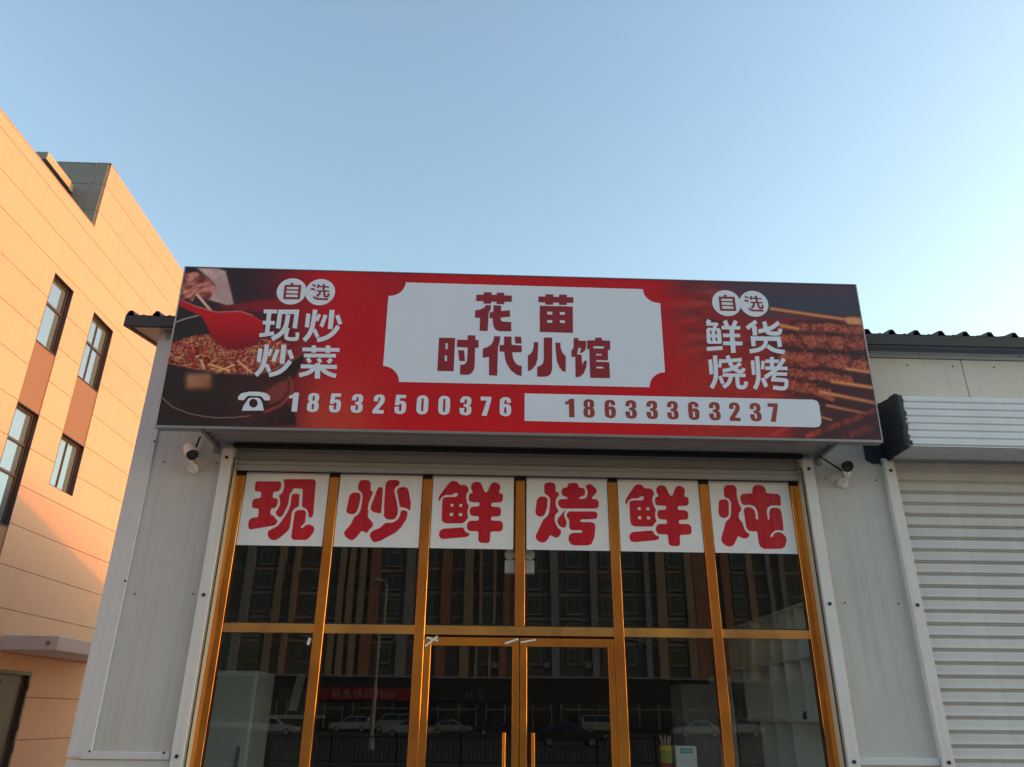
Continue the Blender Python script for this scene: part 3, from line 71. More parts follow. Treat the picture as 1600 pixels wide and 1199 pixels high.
TITLE=[[[[[-482,1479],[-407,1482],[-408,1509],[-331,1512],[-330,1484],[-276,1485],[-277,1509],[-202,1510],[-202,1481],[-124,1481],[-126,1410],[-201,1408],[-202,1380],[-277,1379],[-278,1406],[-331,1406],[-332,1383],[-410,1382],[-408,1409],[-483,1408]],[]],[[[-388,1365],[-333,1367],[-336,1320],[-353,1283],[-360,1082],[-440,1081],[-438,1225],[-489,1222],[-489,1306],[-444,1313],[-405,1334],[-391,1352]],[]],[[[-308,1366],[-232,1365],[-231,1303],[-142,1316],[-141,1244],[-234,1231],[-234,1207],[-219,1188],[-128,1186],[-127,1084],[-249,1082],[-285,1099],[-304,1138],[-313,1225],[-343,1220],[-343,1288],[-307,1293]],[]]],[[[[143,1479],[213,1479],[214,1506],[293,1506],[293,1479],[353,1479],[355,1506],[431,1506],[430,1479],[497,1479],[496,1416],[428,1414],[426,1390],[352,1389],[351,1414],[292,1413],[290,1389],[212,1389],[212,1412],[143,1414]],[]],[[[156,1374],[488,1375],[486,1083],[156,1086]],[[[231,1312],[283,1312],[282,1278],[231,1278]],[[358,1311],[410,1311],[410,1280],[358,1280]],[[231,1219],[282,1218],[281,1188],[231,1188]],[[357,1220],[409,1219],[409,1189],[357,1189]]]]],[[[[-835,996],[-677,997],[-679,645],[-836,644]],[[[-769,940],[-747,939],[-746,875],[-769,875]],[[-771,809],[-748,808],[-748,750],[-770,750]]]],[[[-555,1030],[-479,1029],[-478,980],[-445,979],[-446,899],[-479,898],[-478,703],[-488,656],[-513,621],[-547,610],[-617,612],[-617,712],[-580,719],[-560,735],[-552,770],[-550,898],[-657,901],[-656,979],[-554,980]],[]],[[[-643,867],[-585,866],[-572,754],[-627,755]],[]]],[[[[-295,1027],[-234,1027],[-240,964],[-254,912],[-258,609],[-336,611],[-340,804],[-401,793],[-402,890],[-354,909],[-317,942],[-300,982]],[]],[[[-197,1026],[-123,1027],[-122,938],[-22,934],[-22,862],[-115,859],[-106,794],[-82,744],[-56,723],[-20,716],[-21,611],[-66,622],[-125,668],[-167,736],[-185,799],[-193,862],[-239,864],[-239,932],[-196,936]],[]],[[[-93,1027],[-30,1028],[-23,955],[-85,954]],[]]],[[[[96,973],[141,974],[134,803],[118,735],[84,687],[40,662],[38,827],[68,849],[87,883],[95,924]],[]],[[[195,1025],[278,1026],[275,692],[264,644],[239,620],[201,609],[129,609],[130,711],[165,726],[187,750],[194,791]],[]],[[[309,973],[358,973],[361,918],[379,863],[410,830],[407,663],[376,674],[346,713],[324,774],[316,848]],[]]],[[[[492,1028],[538,1029],[538,1002],[615,1000],[612,938],[600,897],[574,872],[546,868],[559,895],[563,923],[537,924],[527,881],[520,853],[564,851],[571,739],[591,787],[615,791],[608,720],[582,652],[543,618],[502,610],[503,829],[466,821],[466,890],[488,921]],[]],[[[625,1006],[704,1008],[705,1037],[771,1039],[771,1010],[852,1008],[850,910],[827,906],[824,799],[708,797],[708,780],[836,778],[837,610],[644,610],[643,910],[621,911]],[[[683,945],[790,946],[789,922],[683,921]],[[708,864],[765,863],[765,846],[708,846]],[[709,728],[775,728],[775,709],[708,709]]]]]]
SIDE=[[[[[-2569,1213],[-2439,1215],[-2444,1257],[-2574,1255]],[]],[[[-2539,1237],[-2531,981],[-2488,977],[-2494,1233]],[]],[[[-2564,1092],[-2446,1091],[-2450,1132],[-2569,1132]],[]],[[[-2575,953],[-2436,979],[-2446,1020],[-2585,994]],[]],[[[-2350,1209],[-2351,1200],[-2352,1182],[-2353,1154],[-2355,1119],[-2359,1089],[-2365,1065],[-2372,1046],[-2382,1031],[-2393,1016],[-2407,1002],[-2422,989],[-2440,976],[-2454,966],[-2463,959],[-2468,956],[-2441,915],[-2437,919],[-2427,925],[-2414,935],[-2394,949],[-2377,964],[-2360,981],[-2346,999],[-2333,1019],[-2323,1045],[-2316,1075],[-2311,1109],[-2309,1146],[-2308,1174],[-2307,1192],[-2306,1201]],[]],[[[-2333,1068],[-2333,1062],[-2335,1050],[-2337,1033],[-2340,1009],[-2341,988],[-2340,970],[-2337,954],[-2328,939],[-2313,929],[-2297,925],[-2278,923],[-2256,922],[-2239,923],[-2225,924],[-2213,927],[-2203,934],[-2198,947],[-2196,960],[-2196,974],[-2197,991],[-2198,1002],[-2199,1010],[-2199,1014],[-2235,1014],[-2235,1010],[-2234,1003],[-2233,991],[-2232,976],[-2232,966],[-2233,961],[-2232,962],[-2230,964],[-2234,963],[-2244,962],[-2260,962],[-2280,962],[-2294,964],[-2302,966],[-2304,967],[-2303,966],[-2304,971],[-2305,983],[-2304,1001],[-2301,1023],[-2299,1041],[-2297,1053],[-2297,1059]],[]],[[[-2388,1051],[-2388,1209],[-2269,1212],[-2271,1061],[-2227,1055],[-2225,1262],[-2432,1257],[-2432,1056]],[]]],[[[[-2153,1224],[-2152,1075],[-2112,1071],[-2112,1219]],[]],[[[-2093,1270],[-2093,1258],[-2094,1234],[-2095,1197],[-2096,1149],[-2099,1108],[-2102,1075],[-2107,1050],[-2113,1031],[-2119,1013],[-2127,997],[-2136,982],[-2146,968],[-2154,957],[-2160,950],[-2162,946],[-2127,914],[-2125,918],[-2119,925],[-2111,936],[-2100,952],[-2089,970],[-2080,990],[-2071,1011],[-2064,1033],[-2059,1063],[-2055,1100],[-2052,1142],[-2051,1191],[-2050,1228],[-2049,1252],[-2049,1265]],[]],[[[-2037,1224],[-2058,1150],[-2028,1137],[-2007,1211]],[]],[[[-2074,1044],[-2032,962],[-2000,980],[-2042,1062]],[]],[[[-1981,1219],[-2012,1089],[-1974,1075],[-1943,1205]],[]],[[[-1929,1270],[-1928,1063],[-1879,1058],[-1879,1266]],[]],[[[-1867,1204],[-1827,1107],[-1790,1123],[-1830,1220]],[]],[[[-1843,1107],[-1846,1102],[-1852,1092],[-1861,1076],[-1873,1055],[-1885,1038],[-1898,1023],[-1911,1010],[-1926,998],[-1941,988],[-1958,980],[-1975,973],[-1995,967],[-2010,963],[-2020,960],[-2025,958],[-2011,913],[-2006,915],[-1996,918],[-1981,922],[-1960,928],[-1939,937],[-1919,947],[-1901,958],[-1883,972],[-1867,988],[-1852,1006],[-1837,1027],[-1825,1048],[-1816,1064],[-1810,1075],[-1807,1080]],[]]],[[[[-2574,838],[-2571,695],[-2531,691],[-2534,834]],[]],[[[-2517,883],[-2517,871],[-2517,848],[-2517,812],[-2517,766],[-2519,727],[-2522,695],[-2526,671],[-2531,653],[-2537,636],[-2545,620],[-2553,606],[-2563,592],[-2570,582],[-2575,575],[-2578,571],[-2543,540],[-2541,544],[-2535,551],[-2528,562],[-2517,577],[-2507,594],[-2498,613],[-2490,633],[-2484,655],[-2479,684],[-2476,718],[-2474,760],[-2474,807],[-2474,842],[-2474,865],[-2474,877]],[]],[[[-2461,838],[-2480,767],[-2450,754],[-2431,826]],[]],[[[-2494,665],[-2451,586],[-2420,604],[-2463,682]],[]],[[[-2406,834],[-2433,709],[-2396,695],[-2368,820]],[]],[[[-2356,882],[-2351,683],[-2303,679],[-2308,878]],[]],[[[-2294,818],[-2253,725],[-2217,741],[-2258,834]],[]],[[[-2269,726],[-2272,721],[-2278,711],[-2286,695],[-2297,676],[-2309,659],[-2321,644],[-2334,632],[-2348,621],[-2363,611],[-2379,603],[-2396,596],[-2415,591],[-2430,587],[-2439,584],[-2444,582],[-2430,539],[-2425,541],[-2415,543],[-2400,548],[-2379,554],[-2359,562],[-2340,571],[-2322,582],[-2306,596],[-2290,611],[-2275,628],[-2262,648],[-2250,669],[-2241,684],[-2236,694],[-2233,699]],[]]],[[[[-2148,817],[-1791,820],[-1794,859],[-2152,857]],[]],[[[-2065,882],[-2060,804],[-2017,804],[-2022,881]],[]],[[[-1928,885],[-1925,807],[-1882,804],[-1884,883]],[]],[[[-2126,754],[-1819,759],[-1822,797],[-2130,792]],[]],[[[-2105,734],[-2073,689],[-2045,712],[-2077,757]],[]],[[[-2002,735],[-1976,693],[-1946,713],[-1971,755]],[]],[[[-1875,757],[-1905,716],[-1875,689],[-1846,730]],[]],[[[-2144,638],[-1799,640],[-1802,681],[-2148,679]],[]],[[[-2011,695],[-1999,536],[-1950,536],[-1961,694]],[]],[[[-2025,663],[-2028,660],[-2035,653],[-2044,643],[-2055,630],[-2068,620],[-2084,611],[-2102,604],[-2124,597],[-2141,592],[-2152,588],[-2158,587],[-2144,545],[-2138,547],[-2127,550],[-2110,555],[-2086,562],[-2064,571],[-2044,583],[-2027,596],[-2014,611],[-2005,621],[-1998,628],[-1995,631]],[]],[[[-1967,632],[-1963,628],[-1955,621],[-1942,610],[-1925,595],[-1904,581],[-1883,570],[-1860,561],[-1837,555],[-1821,550],[-1810,547],[-1804,545],[-1797,587],[-1803,589],[-1814,592],[-1830,597],[-1851,602],[-1870,610],[-1887,619],[-1903,630],[-1918,644],[-1931,654],[-1939,662],[-1944,665]],[]]],[[[[1846,1274],[1823,1231],[1859,1211],[1882,1254]],[]],[[[1827,1200],[1928,1199],[1933,1236],[1831,1237]],[]],[[[1929,1241],[1889,1182],[1915,1163],[1955,1221]],[]],[[[1809,922],[1970,939],[1971,980],[1810,964]],[]],[[[1998,1250],[2017,1189],[2058,1209],[2039,1270]],[]],[[[2113,1270],[2082,1206],[2119,1189],[2150,1252]],[]],[[[1978,1162],[2165,1164],[2170,1204],[1982,1202]],[]],[[[1984,1077],[2156,1080],[2160,1118],[1988,1115]],[]],[[[1976,989],[2171,991],[2176,1033],[1981,1031]],[]],[[[2057,1194],[2049,905],[2097,910],[2106,1199]],[]],[[[1823,1155],[1843,1176],[1955,1174],[1968,1155],[1968,1026],[1957,1003],[1828,1000],[1816,1018]],[[[1858,1145],[1874,1145],[1873,1103],[1858,1103]],[[1910,1144],[1927,1144],[1926,1104],[1909,1104]],[[1856,1068],[1873,1069],[1873,1033],[1857,1032]],[[1907,1070],[1925,1070],[1926,1034],[1909,1034]]]]],[[[[2329,1280],[2225,1200],[2247,1163],[2350,1243]],[]],[[[2289,1208],[2288,1102],[2334,1108],[2336,1214]],[]],[[[2399,1256],[2400,1250],[2401,1238],[2402,1221],[2404,1197],[2407,1175],[2412,1156],[2419,1139],[2429,1125],[2445,1115],[2464,1109],[2486,1107],[2510,1107],[2530,1109],[2546,1111],[2560,1115],[2571,1123],[2580,1133],[2586,1145],[2589,1157],[2592,1169],[2593,1176],[2594,1181],[2595,1184],[2553,1187],[2553,1184],[2552,1179],[2550,1172],[2548,1163],[2547,1158],[2546,1156],[2546,1156],[2548,1157],[2543,1156],[2532,1154],[2515,1153],[2493,1153],[2477,1154],[2467,1158],[2461,1162],[2457,1167],[2453,1177],[2449,1191],[2446,1209],[2445,1231],[2443,1249],[2442,1261],[2442,1267]],[]],[[[2557,1274],[2552,1269],[2541,1260],[2525,1247],[2504,1230],[2483,1216],[2457,1204],[2429,1193],[2396,1184],[2371,1178],[2355,1173],[2346,1171],[2351,1126],[2359,1129],[2376,1133],[2401,1140],[2435,1149],[2468,1161],[2498,1175],[2525,1193],[2547,1212],[2564,1225],[2574,1234],[2580,1239]],[]],[[[2395,1053],[2394,1050],[2391,1042],[2388,1032],[2385,1020],[2380,1011],[2373,1002],[2364,993],[2352,985],[2337,976],[2319,969],[2298,963],[2274,958],[2255,954],[2243,951],[2237,950],[2239,906],[2246,907],[2258,910],[2277,914],[2302,919],[2327,926],[2349,935],[2369,946],[2386,959],[2402,973],[2414,989],[2424,1007],[2428,1024],[2432,1035],[2434,1042],[2435,1045]],[]],[[[2408,974],[2411,971],[2418,966],[2428,957],[2443,944],[2462,932],[2486,924],[2512,917],[2541,913],[2562,910],[2576,908],[2583,907],[2595,952],[2588,953],[2574,955],[2553,958],[2525,962],[2503,967],[2484,974],[2470,983],[2457,993],[2447,1002],[2441,1008],[2437,1011]],[]],[[[2306,989],[2306,1047],[2524,1049],[2525,981],[2569,989],[2567,1097],[2262,1094],[2263,982]],[]]],[[[[1816,829],[1816,673],[1854,678],[1854,834]],[]],[[[1865,873],[1865,861],[1864,836],[1864,798],[1862,748],[1860,707],[1858,674],[1854,650],[1850,634],[1845,617],[1838,601],[1830,585],[1820,568],[1813,555],[1808,547],[1806,542],[1841,522],[1844,527],[1849,535],[1856,548],[1866,566],[1876,586],[1884,605],[1891,625],[1896,645],[1900,673],[1903,709],[1905,751],[1906,802],[1907,840],[1908,865],[1908,878]],[]],[[[1927,841],[1906,752],[1936,747],[1957,836]],[]],[[[1899,650],[1923,571],[1956,586],[1932,665]],[]],[[[1950,796],[2149,818],[2150,857],[1951,834]],[]],[[[1992,870],[1993,864],[1995,852],[1999,834],[2004,809],[2012,784],[2023,762],[2037,741],[2054,722],[2071,708],[2088,697],[2106,691],[2123,690],[2139,693],[2154,701],[2166,713],[2172,726],[2175,733],[2178,738],[2179,740],[2143,755],[2142,753],[2140,748],[2137,741],[2134,736],[2133,735],[2131,734],[2126,733],[2118,733],[2108,737],[2097,744],[2084,755],[2070,771],[2058,787],[2049,806],[2043,825],[2038,848],[2035,866],[2032,878],[2031,884]],[]],[[[2125,814],[2120,810],[2111,803],[2097,791],[2079,777],[2061,765],[2039,756],[2016,748],[1989,742],[1968,737],[1954,734],[1947,733],[1950,694],[1957,695],[1971,698],[1992,703],[2021,709],[2048,719],[2074,730],[2097,745],[2117,761],[2131,772],[2140,780],[2145,783]],[]],[[[1942,651],[2168,653],[2173,689],[1946,688]],[]],[[[2011,670],[2009,665],[2005,655],[1999,640],[1992,621],[1984,606],[1975,594],[1965,584],[1952,575],[1941,567],[1934,562],[1930,559],[1949,525],[1953,528],[1960,533],[1971,541],[1987,552],[2003,567],[2016,586],[2027,606],[2036,628],[2042,643],[2046,653],[2048,658]],[]],[[[2068,664],[2067,658],[2067,645],[2065,626],[2064,600],[2064,578],[2065,559],[2070,543],[2079,533],[2091,527],[2104,524],[2118,523],[2136,525],[2154,532],[2169,545],[2179,563],[2184,580],[2187,591],[2189,599],[2190,602],[2152,609],[2151,605],[2149,598],[2146,587],[2142,576],[2139,571],[2137,568],[2132,566],[2122,565],[2114,566],[2108,567],[2106,568],[2106,568],[2105,573],[2104,585],[2104,604],[2105,628],[2106,648],[2107,660],[2108,667]],[]]],[[[[2238,829],[2236,678],[2272,683],[2274,834]],[]],[[[2284,875],[2284,862],[2283,836],[2282,797],[2281,745],[2279,703],[2276,669],[2273,645],[2269,628],[2264,612],[2258,596],[2251,581],[2243,565],[2236,553],[2232,544],[2230,540],[2267,523],[2269,527],[2273,535],[2280,548],[2289,565],[2297,583],[2304,602],[2310,621],[2315,642],[2319,670],[2322,706],[2324,750],[2325,802],[2326,841],[2327,867],[2327,880]],[]],[[[2346,832],[2330,742],[2363,740],[2379,829]],[]],[[[2317,641],[2344,547],[2383,565],[2355,658]],[]],[[[2381,809],[2516,812],[2521,849],[2385,846]],[]],[[[2433,872],[2423,754],[2465,756],[2475,875]],[]],[[[2373,734],[2593,736],[2599,774],[2377,772]],[]],[[[2558,870],[2553,863],[2543,849],[2528,829],[2509,803],[2488,778],[2463,754],[2434,730],[2401,707],[2376,689],[2359,678],[2351,672],[2370,636],[2379,642],[2396,654],[2421,672],[2455,696],[2487,722],[2515,749],[2540,777],[2560,805],[2575,826],[2585,839],[2590,846]],[]],[[[2442,677],[2583,676],[2588,711],[2447,712]],[]],[[[2445,701],[2414,625],[2450,614],[2481,690]],[]],[[[2417,612],[2426,612],[2443,612],[2468,612],[2502,611],[2528,610],[2545,608],[2550,606],[2548,609],[2548,609],[2548,604],[2546,594],[2542,581],[2539,572],[2535,567],[2534,565],[2533,565],[2526,564],[2512,564],[2494,565],[2470,568],[2451,570],[2439,572],[2433,573],[2423,531],[2429,530],[2441,529],[2459,526],[2484,523],[2506,522],[2523,522],[2539,524],[2553,531],[2565,543],[2573,556],[2580,572],[2585,590],[2588,605],[2588,620],[2585,634],[2575,645],[2558,650],[2537,652],[2509,654],[2475,654],[2449,654],[2432,655],[2423,655]],[]]]]
ZIXUAN=[[[[[-2343,1562],[-2345,1538],[-2319,1532],[-2317,1556]],[]],[[[-2395,1512],[-2240,1515],[-2242,1538],[-2397,1535]],[]],[[[-2401,1534],[-2399,1381],[-2375,1378],[-2377,1531]],[]],[[[-2261,1535],[-2258,1382],[-2234,1380],[-2236,1533]],[]],[[[-2392,1375],[-2238,1378],[-2240,1400],[-2394,1398]],[]],[[[-2380,1474],[-2255,1473],[-2256,1486],[-2381,1487]],[]],[[[-2381,1430],[-2255,1429],[-2256,1441],[-2382,1443]],[]]],[[[[-2131,1536],[-2092,1519],[-2088,1535],[-2127,1552]],[]],[[[-2135,1486],[-2133,1486],[-2129,1486],[-2124,1485],[-2117,1485],[-2113,1485],[-2111,1484],[-2113,1485],[-2114,1488],[-2113,1484],[-2113,1474],[-2112,1461],[-2112,1445],[-2114,1431],[-2117,1419],[-2121,1409],[-2128,1401],[-2133,1394],[-2137,1389],[-2139,1387],[-2124,1373],[-2123,1375],[-2119,1380],[-2114,1387],[-2106,1397],[-2100,1410],[-2096,1425],[-2094,1442],[-2094,1460],[-2094,1473],[-2095,1484],[-2096,1491],[-2098,1498],[-2105,1503],[-2111,1505],[-2117,1506],[-2125,1506],[-2130,1506],[-2134,1507],[-2136,1507]],[]],[[[-2109,1401],[-2107,1400],[-2103,1398],[-2098,1394],[-2091,1388],[-2082,1384],[-2073,1380],[-2063,1378],[-2054,1377],[-2042,1376],[-2026,1376],[-2007,1376],[-1986,1376],[-1969,1376],[-1958,1376],[-1953,1376],[-1955,1396],[-1960,1396],[-1971,1396],[-1987,1396],[-2009,1396],[-2027,1396],[-2042,1397],[-2054,1397],[-2062,1398],[-2070,1400],[-2076,1403],[-2083,1406],[-2089,1411],[-2095,1415],[-2098,1417],[-2100,1418]],[]],[[[-2070,1553],[-2081,1511],[-2064,1504],[-2053,1546]],[]],[[[-2070,1520],[-1958,1514],[-1958,1529],[-2071,1534]],[]],[[[-2076,1470],[-1949,1469],[-1950,1483],[-2077,1485]],[]],[[[-2024,1554],[-2019,1477],[-1998,1477],[-2003,1553]],[]],[[[-2050,1476],[-2051,1474],[-2051,1469],[-2052,1463],[-2054,1455],[-2056,1449],[-2059,1443],[-2063,1437],[-2069,1431],[-2074,1426],[-2077,1423],[-2079,1422],[-2065,1405],[-2064,1406],[-2060,1410],[-2056,1414],[-2049,1421],[-2043,1429],[-2038,1438],[-2035,1448],[-2033,1458],[-2032,1464],[-2032,1468],[-2031,1471]],[]],[[[-2009,1475],[-2009,1471],[-2009,1465],[-2008,1456],[-2007,1443],[-2005,1432],[-2003,1423],[-2000,1415],[-1994,1409],[-1988,1405],[-1980,1404],[-1973,1403],[-1964,1405],[-1956,1409],[-1950,1417],[-1947,1427],[-1947,1437],[-1946,1443],[-1946,1448],[-1946,1450],[-1965,1452],[-1965,1450],[-1966,1446],[-1966,1439],[-1966,1432],[-1967,1429],[-1968,1427],[-1971,1426],[-1976,1425],[-1980,1425],[-1983,1426],[-1984,1426],[-1984,1426],[-1985,1429],[-1987,1435],[-1988,1444],[-1989,1456],[-1989,1465],[-1990,1471],[-1990,1474]],[]]]]
CIRC=[[[-2325,1464],[-2041,1464]],[[2056,1459],[2337,1460]]]
ROWA=[["1",-2172,199,389],["8",-1989,199,389],["5",-1782,199,389],["3",-1577,198,389],["2",-1372,198,389],["5",-1169,198,390],["0",-961,198,390],["0",-755,198,390],["3",-552,198,390],["7",-360,198,390],["6",-174,198,391]]
ROWB=[["1",444,202,388],["8",624,202,388],["6",827,202,388],["3",1027,201,388],["3",1229,201,388],["3",1428,201,388],["6",1631,201,388],["3",1834,201,388],["2",2028,200,388],["3",2229,200,388],["7",2404,200,388]]
PHONE=[[[[-2693,304],[-2697,335],[-2673,370],[-2602,389],[-2505,390],[-2435,376],[-2398,345],[-2397,306],[-2447,304],[-2474,337],[-2494,347],[-2601,347],[-2619,336],[-2639,302]],[]],[[[-2598,320],[-2580,328],[-2512,330],[-2488,319],[-2461,273],[-2440,203],[-2644,198],[-2636,243]],[[[-2506,275],[-2506,261],[-2510,249],[-2518,239],[-2528,233],[-2540,231],[-2553,232],[-2565,238],[-2576,248],[-2583,260],[-2587,273],[-2587,287],[-2582,299],[-2575,309],[-2564,315],[-2552,318],[-2539,316],[-2527,310],[-2517,300],[-2509,288]]]]]
PLATE=[[-1361,1440],[-1328,1443],[-1297,1452],[-1268,1466],[-1243,1486],[-1223,1510],[-1209,1538],[-1200,1567],[-1198,1599],[1209,1593],[1211,1562],[1219,1533],[1234,1506],[1255,1482],[1280,1463],[1310,1449],[1343,1441],[1377,1439],[1379,685],[1348,682],[1319,673],[1291,658],[1267,638],[1247,614],[1232,586],[1223,556],[1219,525],[-1197,522],[-1201,553],[-1211,584],[-1227,611],[-1247,636],[-1272,656],[-1300,671],[-1330,680],[-1360,683]]
BAR=[[9,433],[2806,435],[2848,421],[2862,382],[2859,206],[2838,167],[2799,153],[9,156]]
ART={"redband":[[-3075,1269],[-2463,1389],[-2217,1453],[-2196,1258],[-2678,1227]],"sleeve":[[-3299,1702],[-3109,1708],[-3008,1674],[-2877,1310],[-2938,1294],[-3150,1355],[-3078,1500],[-3136,1570]],"hand":[[-3407,1635],[-3292,1656],[-3136,1570],[-3075,1482],[-3119,1356],[-3179,1336],[-3252,1405],[-3285,1316],[-3377,1402],[-3412,1472]],"stick":[[-3252,1405],[-3084,1225]],"wokin":[[-3407,1250],[-3138,1171],[-3074,957],[-3212,953],[-3374,872]],"rimline":[[-3412,1094],[-3303,1140],[-3200,1174]],"ladle":[[-3407,1347],[-3264,1281],[-3036,1217],[-2804,1232],[-2674,1192],[-2571,1125],[-2541,1005],[-2631,867],[-2777,812],[-2903,843],[-3023,924],[-3107,1076],[-3167,1161],[-3403,1277]],"food":[[-3403,863],[-3212,953],[-3076,974],[-2838,811],[-2631,867],[-2547,937],[-2328,909],[-2266,775],[-2357,639],[-2592,575],[-2835,578],[-3127,612],[-3423,665],[-3419,779]],"wok":[[-3423,665],[-3126,607],[-2834,573],[-2585,576],[-2356,631],[-2146,795],[-2123,728],[-2206,511],[-2259,315],[-2155,190],[-2118,65],[-3432,36]],"gold":[[-3217,560],[-2984,566],[-2961,411],[-3192,406]],"rimarc":[[-3416,320],[-3287,220],[-3129,160],[-2977,132],[-2858,124],[-2711,130],[-2566,149]],"rim2":[[-2423,192],[-2283,267],[-2206,381],[-2210,478],[-2240,543]],"rim3":[[-2560,560],[-2371,622],[-2215,726],[-2146,795]],"brown":[[-2448,391],[-2340,491],[-2253,526],[-2227,429],[-2288,314],[-2402,264]],"panred":[[-2450,653],[-2232,877],[-2228,1118],[-2173,1189],[-2040,814],[-2194,544],[-2353,475]],"meat":[[[[2745,1201],[3088,1202],[3425,1166]],110],[[[2567,1073],[3002,1058],[3455,1044]],150],[[[2575,865],[2975,858],[3211,830]],150],[[[2762,699],[2998,680],[3199,643]],95],[[[2588,577],[2820,541],[2984,470]],110],[[[3289,815],[3432,801]],110],[[[2606,729],[2747,707]],60]],"sticks":[[[[2509,1409],[3396,1290]],34],[[[3186,769],[3429,736]],34],[[[3022,630],[3435,573]],38],[[[2896,518],[3425,415]],36],[[[2939,379],[3305,305]],28],[[[2861,263],[2958,233]],22],[[[2585,1223],[2752,1193]],40]],"redsk":[[[[2711,67],[3437,349]],40],[[[3064,59],[3446,211]],44],[[[2357,67],[2651,202]],22]],"tips":[[[[3298,1297],[3404,1291]],60]]}
LEAN=0.04625122517784974

# ------------------------------------------------------------------ materials
def mat(name, col, rough=0.5, metal=0.0, spec=0.5, var=0.0, scale=4.0, bump=0.0, bscale=60.0,
        streak=0.0, coat=0.0, stretch=(1, 1, 1), dirt=None, ior=None, orand=0.0):
    m = bpy.data.materials.new(name)
    m.use_nodes = True
    nt = m.node_tree
    N, L = nt.nodes, nt.links
    p = N['Principled BSDF']
    p.inputs['Roughness'].default_value = rough
    p.inputs['Metallic'].default_value = metal
    p.inputs['Specular IOR Level'].default_value = spec
    if ior: p.inputs['IOR'].default_value = ior
    if coat:
        p.inputs['Coat Weight'].default_value = coat
        p.inputs['Coat Roughness'].default_value = 0.08
    c = (*col, 1)
    p.inputs['Base Color'].default_value = c
    src = None
    tc = N.new('ShaderNodeTexCoord')
    if var or streak:
        mp = N.new('ShaderNodeMapping')
        mp.inputs['Scale'].default_value = stretch
        L.new(tc.outputs['Object'], mp.inputs[0])
        n = N.new('ShaderNodeTexNoise')
        n.inputs['Scale'].default_value = scale
        n.inputs['Detail'].default_value = 6
        n.inputs['Roughness'].default_value = 0.62
        L.new(mp.outputs[0], n.inputs[0])
        mr = N.new('ShaderNodeMapRange')
        mr.inputs[1].default_value = 0.3
        mr.inputs[2].default_value = 0.7
        mr.inputs[3].default_value = 1 - var
        mr.inputs[4].default_value = 1 + var
        L.new(n.outputs[0], mr.inputs[0])
        mx = N.new('ShaderNodeVectorMath')
        mx.operation = 'SCALE'
        mx.inputs[0].default_value = col
        L.new(mr.outputs[0], mx.inputs['Scale'])
        src = mx.outputs[0]
        if streak:
            mp2 = N.new('ShaderNodeMapping')
            mp2.inputs['Scale'].default_value = (9, 9, 0.35)
            L.new(tc.outputs['Object'], mp2.inputs[0])
            n2 = N.new('ShaderNodeTexNoise')
            n2.inputs['Scale'].default_value = 1.6
            n2.inputs['Detail'].default_value = 5
            L.new(mp2.outputs[0], n2.inputs[0])
            r2 = N.new('ShaderNodeMapRange')
            r2.inputs[1].default_value = 0.5
            r2.inputs[2].default_value = 0.78
            r2.inputs[3].default_value = 0.0
            r2.inputs[4].default_value = streak
            L.new(n2.outputs[0], r2.inputs[0])
            mm = N.new('ShaderNodeMix')
            mm.data_type = 'RGBA'
            L.new(r2.outputs[0], mm.inputs[0])
            L.new(src, mm.inputs[6])
            mm.inputs[7].default_value = (*(dirt or (col[0] * .55, col[1] * .53, col[2] * .5)), 1)
            src = mm.outputs[2]
        if orand:                                   # each piece a shade of its own
            oi = N.new('ShaderNodeObjectInfo')
            ro = N.new('ShaderNodeMapRange')
            ro.inputs[3].default_value, ro.inputs[4].default_value = 1 - orand, 1 + orand
            L.new(oi.outputs['Random'], ro.inputs[0])
            mo = N.new('ShaderNodeVectorMath')
            mo.operation = 'SCALE'
            L.new(src, mo.inputs[0])
            L.new(ro.outputs[0], mo.inputs['Scale'])
            src = mo.outputs[0]
        L.new(src, p.inputs['Base Color'])
        rr = N.new('ShaderNodeMapRange')
        rr.inputs[3].default_value = max(0.02, rough - 0.08)
        rr.inputs[4].default_value = min(1, rough + 0.1)
        L.new(n.outputs[0], rr.inputs[0])
        L.new(rr.outputs[0], p.inputs['Roughness'])
    if bump:
        nb = N.new('ShaderNodeTexNoise')
        nb.inputs['Scale'].default_value = bscale
        nb.inputs['Detail'].default_value = 4
        mpb = N.new('ShaderNodeMapping')
        mpb.inputs['Scale'].default_value = stretch
        L.new(tc.outputs['Object'], mpb.inputs[0])
        L.new(mpb.outputs[0], nb.inputs[0])
        b = N.new('ShaderNodeBump')
        b.inputs['Strength'].default_value = min(1, bump)
        b.inputs['Distance'].default_value = 0.01
        L.new(nb.outputs[0], b.inputs['Height'])
        L.new(b.outputs[0], p.inputs['Normal'])
    return m

